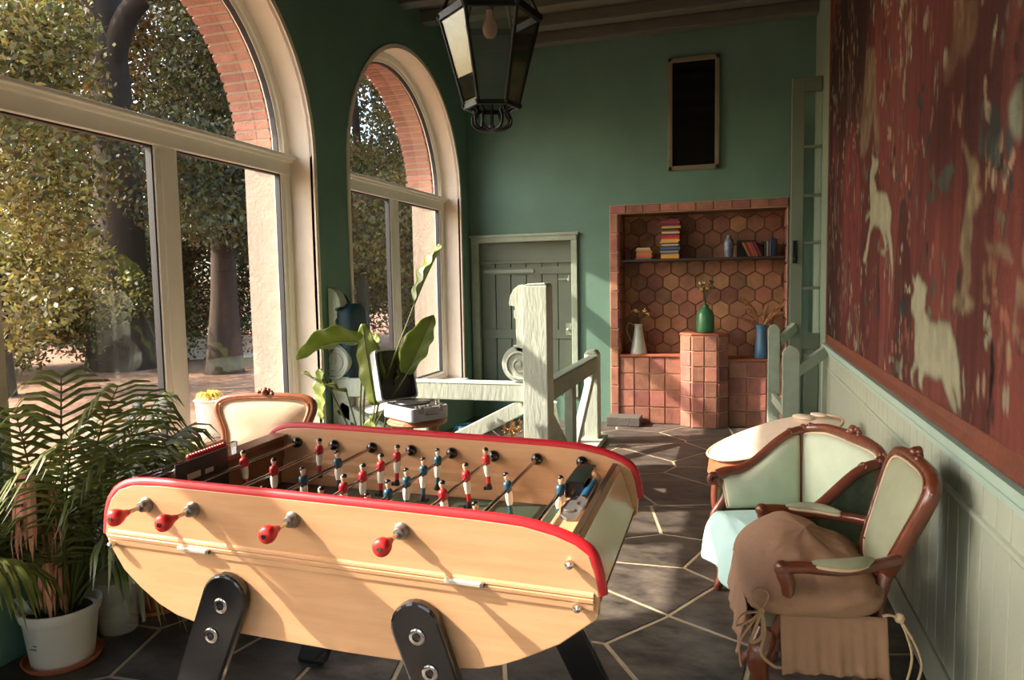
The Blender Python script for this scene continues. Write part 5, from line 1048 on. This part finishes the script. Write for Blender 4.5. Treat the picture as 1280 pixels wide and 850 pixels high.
# ------------------------------------------------------------------ woven red wall hanging
FIG = {
 'beastA': [(3.354,1.505),(3.309,1.477),(3.255,1.504),(3.188,1.475),(3.102,1.455),(3.125,1.418),(3.138,1.361),(3.025,1.319),(2.852,1.342),(2.776,1.331),(2.71,1.271),(2.659,1.207),(2.634,1.123),(2.627,1.061),(2.669,1.079),(2.693,1.114),(2.737,1.128),(2.69,1.085),(2.665,1.04),(2.73,1.059),(2.807,1.097),(2.865,1.139),(2.969,1.121),(3.121,1.12),(3.146,1.082),(3.128,1.049),(3.035,1.037),(3.118,1.045),(3.194,1.075),(3.2,1.134),(3.24,1.129),(3.299,1.097),(3.283,1.05),(3.34,1.08),(3.343,1.104),(3.264,1.156),(3.286,1.221),(3.281,1.318),(3.354,1.351),(3.369,1.394),(3.305,1.444),(3.351,1.474)],
 'beastB': [(4.364,2.153),(4.277,2.112),(4.147,2.083),(4.171,2.044),(4.266,2.012),(4.187,1.932),(4.016,1.904),(3.91,1.884),(3.793,1.792),(3.824,1.714),(3.769,1.647),(3.727,1.551),(3.734,1.479),(3.79,1.552),(3.85,1.651),(3.951,1.722),(3.884,1.652),(3.936,1.588),(4.075,1.618),(3.941,1.63),(4.01,1.692),(4.089,1.74),(4.236,1.758),(4.347,1.729),(4.401,1.638),(4.505,1.565),(4.578,1.586),(4.472,1.679),(4.353,1.785),(4.379,1.824),(4.454,1.811),(4.532,1.797),(4.514,1.838),(4.36,1.844),(4.392,1.936),(4.405,2.049),(4.347,2.096)],
 'trunkA': [(4.624,2.77),(4.344,2.688),(4.267,2.456),(4.161,2.207),(4.166,2.086),(4.25,2.135),(4.354,2.333),(4.468,2.207),(4.671,2.163),(4.774,2.199),(4.72,2.368),(4.661,2.589)],
 'trunkB': [(2.711,1.924),(2.648,1.895),(2.6,1.853),(2.544,1.845),(2.508,1.806),(2.522,1.759),(2.454,1.727),(2.503,1.699),(2.555,1.678),(2.561,1.602),(2.694,1.609),(2.654,1.669),(2.623,1.736),(2.605,1.786),(2.621,1.831)],
 'trunkB2': [(2.656,1.657),(2.548,1.65),(2.571,1.578),(2.552,1.487),(2.587,1.44),(2.509,1.41),(2.536,1.387),(2.66,1.381),(2.765,1.397),(2.733,1.432),(2.666,1.439),(2.635,1.515),(2.698,1.583)],
 'orangeT': [(2.841,2.407),(2.565,2.31),(2.577,2.216),(2.634,2.183),(2.691,2.174),(2.756,2.209),(2.802,2.186),(2.881,2.142),(2.937,2.165),(2.927,2.248),(2.851,2.245)],
 'bird': [(2.185,1.992),(2.232,1.969),(2.28,1.944),(2.276,1.899),(2.24,1.849),(2.17,1.836)],
 'bird2': [(2.286,1.894),(2.23,1.854),(2.235,1.797),(2.277,1.808),(2.303,1.853)],
 'greyleaf': [(2.453,1.966),(2.383,1.974),(2.343,1.92),(2.317,1.877),(2.355,1.816),(2.401,1.807),(2.442,1.853),(2.424,1.913)],
 'leaf1': [(2.994,1.824),(2.923,1.864),(2.801,1.866),(2.766,1.842),(2.846,1.806),(2.935,1.802)],
 'leaf2': [(3.014,1.827),(3.038,1.87),(3.145,1.903),(3.098,1.863),(3.042,1.83)],
 'leaf3': [(2.999,1.795),(3.114,1.807),(3.189,1.789),(3.088,1.763),(3.009,1.776)],
 'leaf4': [(2.974,1.817),(2.883,1.82),(2.817,1.793),(2.878,1.777),(2.953,1.79)],
 'slit': [(2.37,1.33),(2.337,1.303),(2.324,1.22),(2.344,1.124),(2.386,1.069),(2.366,1.129),(2.36,1.233)],
 'rabbit': [(2.432,1.603),(2.39,1.575),(2.281,1.583),(2.222,1.557),(2.186,1.517),(2.242,1.534),(2.313,1.548),(2.401,1.559),(2.43,1.581)],
 'goldleaf': [(2.232,1.316),(2.192,1.3),(2.184,1.262),(2.208,1.235),(2.225,1.273)],
 'vine': [(2.163,1.498),(2.146,1.472),(2.159,1.395),(2.162,1.334),(2.182,1.328),(2.18,1.394),(2.173,1.448)],
 'darkleaf': [(3.502,1.416),(3.412,1.38),(3.434,1.322),(3.552,1.323),(3.594,1.367)],
}
def tapestry():
    Y0, Y1, Z0, Z1 = .55, 6.235, 1.03, 3.80
    ny, nz_ = 560, 250; Yg, Zg = np.meshgrid(np.linspace(Y0, Y1, ny), np.linspace(Z0, Z1, nz_)); rs = np.random.RandomState(7)
    def vn(fy, fz, seed):
        r = np.random.RandomState(seed); a = (Yg - Y0) * fy; b = (Zg - Z0) * fz; G = r.rand(int(a.max()) + 3, int(b.max()) + 3); i, j = a.astype(int), b.astype(int); u, v = a - i, b - j; u = u * u * (3 - 2 * u); v = v * v * (3 - 2 * v)
        return G[i, j] * (1 - u) * (1 - v) + G[i + 1, j] * u * (1 - v) + G[i, j + 1] * (1 - u) * v + G[i + 1, j + 1] * u * v
    L3 = lambda c: np.array(lin(c))
    n1 = (vn(2.2, .8, 1) * .5 + vn(7, 2.0, 2) * .3 + vn(22, 4, 3) * .2)[..., None]; n2 = vn(34, 5, 4)[..., None]
    C = L3((112, 34, 30)) * (1 - n1) + L3((176, 66, 46)) * n1; C = C * (.78 + .44 * n2)
    rosy = np.clip((Yg - 3.6) / 1.2, 0, 1)[..., None]; C = C * (1 - rosy * .55) + (L3((166, 46, 44)) * (.5 + .8 * n1)) * rosy * .55
    dk = np.clip((Yg - 5.5) / .5, 0, 1)[..., None] * .7 * (vn(9, 2, 9)[..., None] > .3); C = C * (1 - dk) + L3((46, 34, 32)) * dk
    st_ = (vn(3.0, .5, 21)[..., None] > .64) * .55; C = C * (1 - st_) + L3((66, 26, 24)) * st_
    dk2 = np.clip((vn(1.6, 1.1, 77)[..., None] - .62 + np.clip((Zg - 1.9) / 2.2, 0, 1)[..., None] * .42) * 3, 0, .75); C = C * (1 - dk2) + L3((58, 34, 30)) * dk2  # brown-black patches; upper-wall dimness painted into the colour, growing with height
    def inside(P):
        P = np.array(P); ins = np.zeros(Yg.shape, bool); n = len(P); j = n - 1
        for i in range(n):
            yi, zi = P[i]; yj, zj = P[j]
            c = ((zi > Zg) != (zj > Zg)) & (Yg < (yj - yi) * (Zg - zi) / ((zj - zi) if abs(zj - zi) > 1e-9 else 1e-9) + yi); ins ^= c; j = i
        return ins
    def blur(m, k=1):
        m = m.astype(float)
        for _ in range(k): m = (m + np.roll(m, 1, 0) + np.roll(m, -1, 0) + np.roll(m, 1, 1) + np.roll(m, -1, 1)) / 5
        return m[..., None]
    def put(m, c, al=1.0, vary=.25):
        nonlocal C
        m = m * al; q = (1 - vary + 2 * vary * vn(26, 16, 31))[..., None]; C = C * (1 - m) + L3(c) * q * m
    # millefleurs: small stylised blossoms, leaves and stems, taller than wide
    for i in range(1100):
        y = rs.uniform(Y0, Y1); z = rs.uniform(Z0, Z1); 
        if y < 3.3 and rs.rand() < .45: continue
        pal = [(196, 176, 134), (176, 120, 74), (84, 92, 84), (60, 70, 72), (190, 96, 66), (132, 124, 90), (206, 150, 110), (40, 38, 40)]; c = pal[rs.randint(len(pal))]
        al = rs.uniform(.45, 1.0); hy = rs.uniform(.01, .035); hz = rs.uniform(.02, .08); npet = rs.randint(2, 6)
        m = np.zeros(Yg.shape)
        for k in range(npet):
            yy = y + rs.uniform(-1, 1) * hy * 1.6; zz_ = z + rs.uniform(-1, 1) * hz; m = np.maximum(m, np.clip(1.5 - (((Yg - yy) / (hy * .6)) ** 2 + ((Zg - zz_) / (hz * .55)) ** 2) * 1.2, 0, 1))
        put(m[..., None], c, al)
        if rs.rand() < .4:
            m = np.clip(1.3 - np.abs((Yg - y - .02 * np.sin((Zg - z) * 30)) / .006), 0, 1) * (Zg < z) * (Zg > z - .16); put(m[..., None], (70, 62, 50), .7)
    put(blur(inside(FIG['greyleaf']), 2), (74, 78, 70), .8); put(blur(inside(FIG['orangeT']), 3), (150, 94, 52), .75, .45)
    for k in ('trunkA',): put(blur(inside(FIG[k]), 2), (164, 120, 82), .8, .4)
    for k in ('trunkB', 'trunkB2'): put(blur(inside(FIG[k]), 2), (170, 130, 84), .9, .4)
    for k in ('leaf1', 'leaf2', 'leaf3', 'leaf4'): put(blur(inside(FIG[k]), 1), (92, 88, 70), .95)
    put(blur(inside(FIG['darkleaf']), 2), (64, 60, 54), .8)
    for k in ('beastA', 'beastB'):
        m = blur(inside(FIG[k]), 1); put(np.clip(blur(inside(FIG[k]), 4) * 2, 0, 1), (96, 40, 32), .6); put(m, (206, 178, 138), .98, .14); e = m * (1 - blur(inside(FIG[k]), 5)); put(e, (130, 104, 80), .8)
    put(blur(inside(FIG['bird']), 2), (150, 142, 116), .9, .35); put(blur(inside(FIG['bird2']), 2), (80, 84, 80), .9)
    put(blur(inside(FIG['rabbit']), 1), (160, 112, 76), .9, .3); put(blur(inside(FIG['goldleaf']), 1), (196, 130, 80), .9); put(blur(inside(FIG['vine']), 1), (178, 134, 104), .85); put(blur(inside(FIG['slit']), 1), (22, 16, 14), .98)
    # weave ripple
    C = C * (.93 + .14 * vn(170, 90, 55))[..., None]
    lum = C.mean(-1, keepdims=True); C = (C * .74 + lum * .26) * .50 * np.array([.92, 1.14, 1.14])
    Xg = XR - .018 - .006 * vn(5, .7, 61) - .004 * vn(14, 1.5, 62)
    V = np.stack([Xg, Yg, Zg], -1).reshape(-1, 3); i, j = np.meshgrid(np.arange(ny - 1), np.arange(nz_ - 1)); a = (j * ny + i).ravel(); F_ = np.stack([a, a + ny, a + ny + 1, a + 1], -1)
    me = bpy.data.meshes.new('woven_cloth'); me.vertices.add(len(V)); me.vertices.foreach_set('co', V.ravel()); me.loops.add(F_.size); me.loops.foreach_set('vertex_index', F_.ravel().astype(np.int32)); me.polygons.add(len(F_)); me.polygons.foreach_set('loop_start', np.arange(0, F_.size, 4, dtype=np.int32)); me.polygons.foreach_set('loop_total', np.full(len(F_), 4, dtype=np.int32)); me.update(calc_edges=True)
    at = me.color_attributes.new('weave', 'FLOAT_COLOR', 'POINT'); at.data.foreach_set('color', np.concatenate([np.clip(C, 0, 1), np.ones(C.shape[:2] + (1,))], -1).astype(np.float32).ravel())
    me.polygons.foreach_set('use_smooth', [True] * len(F_))
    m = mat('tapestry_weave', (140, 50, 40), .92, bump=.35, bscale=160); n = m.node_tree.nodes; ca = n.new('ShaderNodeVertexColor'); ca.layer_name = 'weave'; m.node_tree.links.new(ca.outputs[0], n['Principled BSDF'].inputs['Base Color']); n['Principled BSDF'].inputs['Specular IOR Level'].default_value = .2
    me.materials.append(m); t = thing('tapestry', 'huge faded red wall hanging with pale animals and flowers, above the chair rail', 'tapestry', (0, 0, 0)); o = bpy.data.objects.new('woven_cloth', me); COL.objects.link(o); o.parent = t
    fm_ = mat('tapestry_frame_wood', (106, 56, 40), .5, var=.2, scale=8, bump=.2)
    g = MB(); g.prism([(XR - .001, .972), (XR - .034, .972), (XR - .036, .985), (XR - .026, 1.01), (XR - .026, 1.045), (XR - .001, 1.045)], lambda x, z: (x, .5, z), lambda x, z: (x, 6.26, z)); g.b2((XR - .034, 6.225, .975), (XR - .001, 6.265, 3.84)); g.b2((XR - .03, .5, 3.78), (XR - .001, 6.265, 3.84)); g.b2((XR - .03, .5, .975), (XR - .001, .56, 3.84)); g.build('wooden_border', fm_, t, bevel=.004)
    g = MB(); g.b2((XR - .003, .52, 1.0), (XR - .001, 6.25, 3.82)); g.build('backing', fm_, t)
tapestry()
# ------------------------------------------------------------------ garden outside
gm = mat('leaf_litter_ground', (96, 64, 48), .95, c2=(156, 116, 88), scale=9.0, bump=.8, bscale=30); n = gm.node_tree.nodes; 
gs = MB(); gs.grid(lambda u, v: (XE - .0 - 46 * u, -20 + 75 * v, -.12 + (mnoise.noise(Vector((u * 9, v * 12, 0))) * .12) * min(1, u * 6)), 60, 80); struct(gs.build('garden_ground', gm, None, smooth=80))
def leaf_mass(name, blobs, N_, size, m, seed, parent=None, flat=.5, shell=.35):
    N_ = int(N_ * 2.1)
    r = np.random.RandomState(seed); vol = np.array([b[1][0] * b[1][1] * b[1][2] for b in blobs]) ** (2 / 3.); pick = r.choice(len(blobs), N_, p=vol / vol.sum()); Cc = np.array([b[0] for b in blobs])[pick]; Rr = np.array([b[1] for b in blobs])[pick]
    d = r.normal(size=(N_, 3)); d /= np.linalg.norm(d, axis=1)[:, None]; q = (shell + (1 - shell) * r.rand(N_) ** .6)
    P = Cc + d * Rr * q[:, None]; P += r.normal(size=P.shape) * .06
    a = r.normal(size=(N_, 3)); a /= np.linalg.norm(a, axis=1)[:, None]; b = np.cross(a, r.normal(size=(N_, 3))); b /= np.linalg.norm(b, axis=1)[:, None]; s = size * .48 * (.6 + .8 * r.rand(N_))[:, None]
    V = np.stack([P - a * s, P + b * s * flat, P + a * s, P - b * s * flat], 1).reshape(-1, 3).astype(np.float32)
    V[:, 2] = np.maximum(V[:, 2], -.10)
    me = bpy.data.meshes.new(name); me.vertices.add(len(V)); me.vertices.foreach_set('co', V.ravel()); F_ = np.arange(len(V), dtype=np.int32); me.loops.add(len(F_)); me.loops.foreach_set('vertex_index', F_); me.polygons.add(N_); me.polygons.foreach_set('loop_start', np.arange(0, len(V), 4, dtype=np.int32)); me.polygons.foreach_set('loop_total', np.full(N_, 4, dtype=np.int32)); me.update(calc_edges=True)
    me.materials.append(m); o = bpy.data.objects.new(name, me); COL.objects.link(o)
    if parent: o.parent = parent
    return o
LG = [mat('autumn_green_leaves', (84, 92, 42), .5, island=.7, trans=.4, c2=(124, 108, 56), scale=1.1), mat('olive_leaves_sunny', (108, 110, 48), .5, island=.7, trans=.4, c2=(136, 100, 58), scale=1.3), mat('russet_leaves', (134, 96, 54), .5, island=.7, trans=.4), mat('deep_green_leaves', (58, 66, 34), .5, island=.7, trans=.3, c2=(92, 84, 44), scale=1.2)]
def dirp(px, dist):  # a bearing in the garden, as an angle left of the room's long axis
    a = math.radians(17.0) - math.atan((px - 640) / 917.5); return (-math.sin(a) * dist, math.cos(a) * dist)
def tree(name, label, x, y, h, tr, blobs, N_, size, m, seed, branches=(), group=None):
    t = thing(name, label, 'tree', (0, 0, 0)); g = MB(); r = random.Random(seed)
    P = catmull([(x, y, -.2), (x + .1, y, h * .3), (x - .05, y + .1, h * .6), (x + .1, y, h * .95)], 6); k = len(P); g.tube(P, [tr * (1.35 - .35 * min(1, i / 3)) * (1 - .75 * i / k) for i in range(k)], 14)
    for b in branches: q = catmull([Vector(v) for v in b[0]], 5); g.tube(q, [b[1] * (1 - .75 * i / len(q)) for i in range(len(q))], 10)
    g.build('trunk', BARK, t, smooth=60)
    if blobs: leaf_mass('crown', blobs, N_, size, m, seed, t)
    return t
rg = random.Random(77)
def blobs_at(px, dist, zlo, zhi, wpx, n, rad, seed):
    r = random.Random(seed); out = []
    for i in range(n):
        x, y = dirp(px + r.uniform(-wpx, wpx), dist + r.uniform(-1.5, 1.5)); s = rad * r.uniform(.7, 1.25); out.append(((x, y, r.uniform(zlo, zhi)), (s, s, s * .6)))
    return out
x, y = dirp(152, 17.0)
tree('oak_tree', 'great oak with thick dark trunk and side limb, seen through the big window', x, y, 13, .55, blobs_at(120, 19.2, 4.5, 12.5, 170, 30, 1.5, 1), 20000, .13, LG[1], 1,
     branches=[([(x, y, 5.6), (x + .5, y + .1, 6.9), (x + 1.6, y + .3, 7.7), (x + 2.6, y + .6, 8.9), (x + 3.4, y + .9, 9.6)], .26), ([(x, y, 6.6), (x - .5, y - .2, 8.6), (x - 1.0, y, 12)], .24)])
x2, y2 = dirp(278, 15.0)
tree('dark_tree', 'dark-trunked tree seen through the right pane of the big window', x2, y2, 9, .28, blobs_at(275, 14, 2.0, 7.2, 55, 20, 1.05, 2), 15000, .11, LG[3], 2)
x3, y3 = dirp(-10, 14.0)
tree('olive_tree', 'olive-green leafy tree at the far left of the big window', x3, y3, 8, .2, blobs_at(15, 13.5, 1.0, 8.0, 66, 22, 1.0, 3), 16000, .11, LG[0], 3)
x4, y4 = dirp(230, 22.0)
tree('golden_tree', 'golden sunlit tree farther back behind the oak', x4, y4, 12, .3, blobs_at(200, 22, 3.0, 13, 130, 26, 1.7, 4), 9920, .17, LG[2], 4)
x5, y5 = dirp(452, 19.0)
tree('slender_tree', 'slender tree seen through the second window', x5, y5, 11, .16, blobs_at(480, 18, 2.2, 9.5, 60, 26, 1.25, 5), 18000, .12, LG[1], 5)
x6, y6 = dirp(510, 24.0)
tree('shady_tree', 'deep green tree filling the back of the second window', x6, y6, 12, .3, blobs_at(500, 24, 1.5, 12, 60, 26, 1.8, 6), 8680, .17, LG[3], 6)
x7, y7 = dirp(345, 25.0)
tree('background_tree', 'green tree far back between the two windows', x7, y7, 12, .3, blobs_at(330, 25, 2, 13, 70, 22, 1.9, 7), 7440, .18, LG[0], 7)
x8, y8 = dirp(70, 26.0)
tree('distant_tree', 'green tree far behind the oak at the left', x8, y8, 12, .3, blobs_at(70, 26, 1, 12, 110, 26, 2.1, 8), 8680, .19, LG[0], 8)
# undergrowth
tag(leaf_mass('hedge', blobs_at(60, 17.5, .3, 2.6, 130, 34, 1.0, 11), 20000, .10, LG[0], 11), 'green hedge and undergrowth at the left edge of the leaf-strewn garden', 'hedge')
tag(leaf_mass('hedge', blobs_at(280, 18.5, .4, 3.6, 75, 28, 1.1, 12), 16000, .10, LG[3], 12), 'dark hedge behind the low white garden wall', 'hedge')
tag(leaf_mass('hedge', blobs_at(490, 21, .3, 3.0, 80, 26, 1.1, 13), 14000, .11, LG[1], 13), 'sunny yellow-green hedge seen low in the second window', 'hedge')
# white garden wall, stump post, pots
x, y = dirp(292, 18); o = MB(); o.T = Matrix.Translation((x, y, -.12)) @ Matrix.Rotation(.6, 4, 'Z'); o.b2((-1.5, -.25, 0), (1.5, .25, .42)); o.b2((-1.6, -.3, .42), (1.6, .3, .5)); tag(o.build('garden_bench', mat('pale_stone', (214, 204, 186), .8, var=.1, bump=.3), None, bevel=.02), 'low white stone bench on the leaf litter outside', 'bench')
x, y = dirp(257, 8.6); t = thing('garden_urn', 'white pot of yellowing grass outside the big window', 'planter', (x, y, -.12)); g = MB(); g.lathe([(.0, 0), (.12, 0), (.13, .03), (.15, .38), (.17, .40), (.15, .41), (.0, .38)], 20); g.build('pot', POTW, t, smooth=40)
g = MB(); r = random.Random(5)
for k in range(70):
    a = r.uniform(0, 6.28); L_ = r.uniform(.25, .5); leafm(g, (0, 0, .38), (math.cos(a) * .5, math.sin(a) * .5, 1.3), L_, .02, .9, .1)
g.build('yellow_grass', mat('yellow_grass', (196, 170, 70), .5, island=.2, trans=.4), t, smooth=80)
shrub('pale_shrub', 'low pale variegated shrub just outside the big window', (-4.05, 4.3, -.12), None, .62, .5, 40, 14, .09, SHV, 41, cat='shrub')
shrub('garden_fern', 'low pale green shrub outside the lower left of the big window', (-4.2, 3.3, -.12), None, .60, .55, 34, 12, .10, mat('pale_green_leaf', (140, 150, 84), .45, island=.25, trans=.4), 42, cat='shrub')
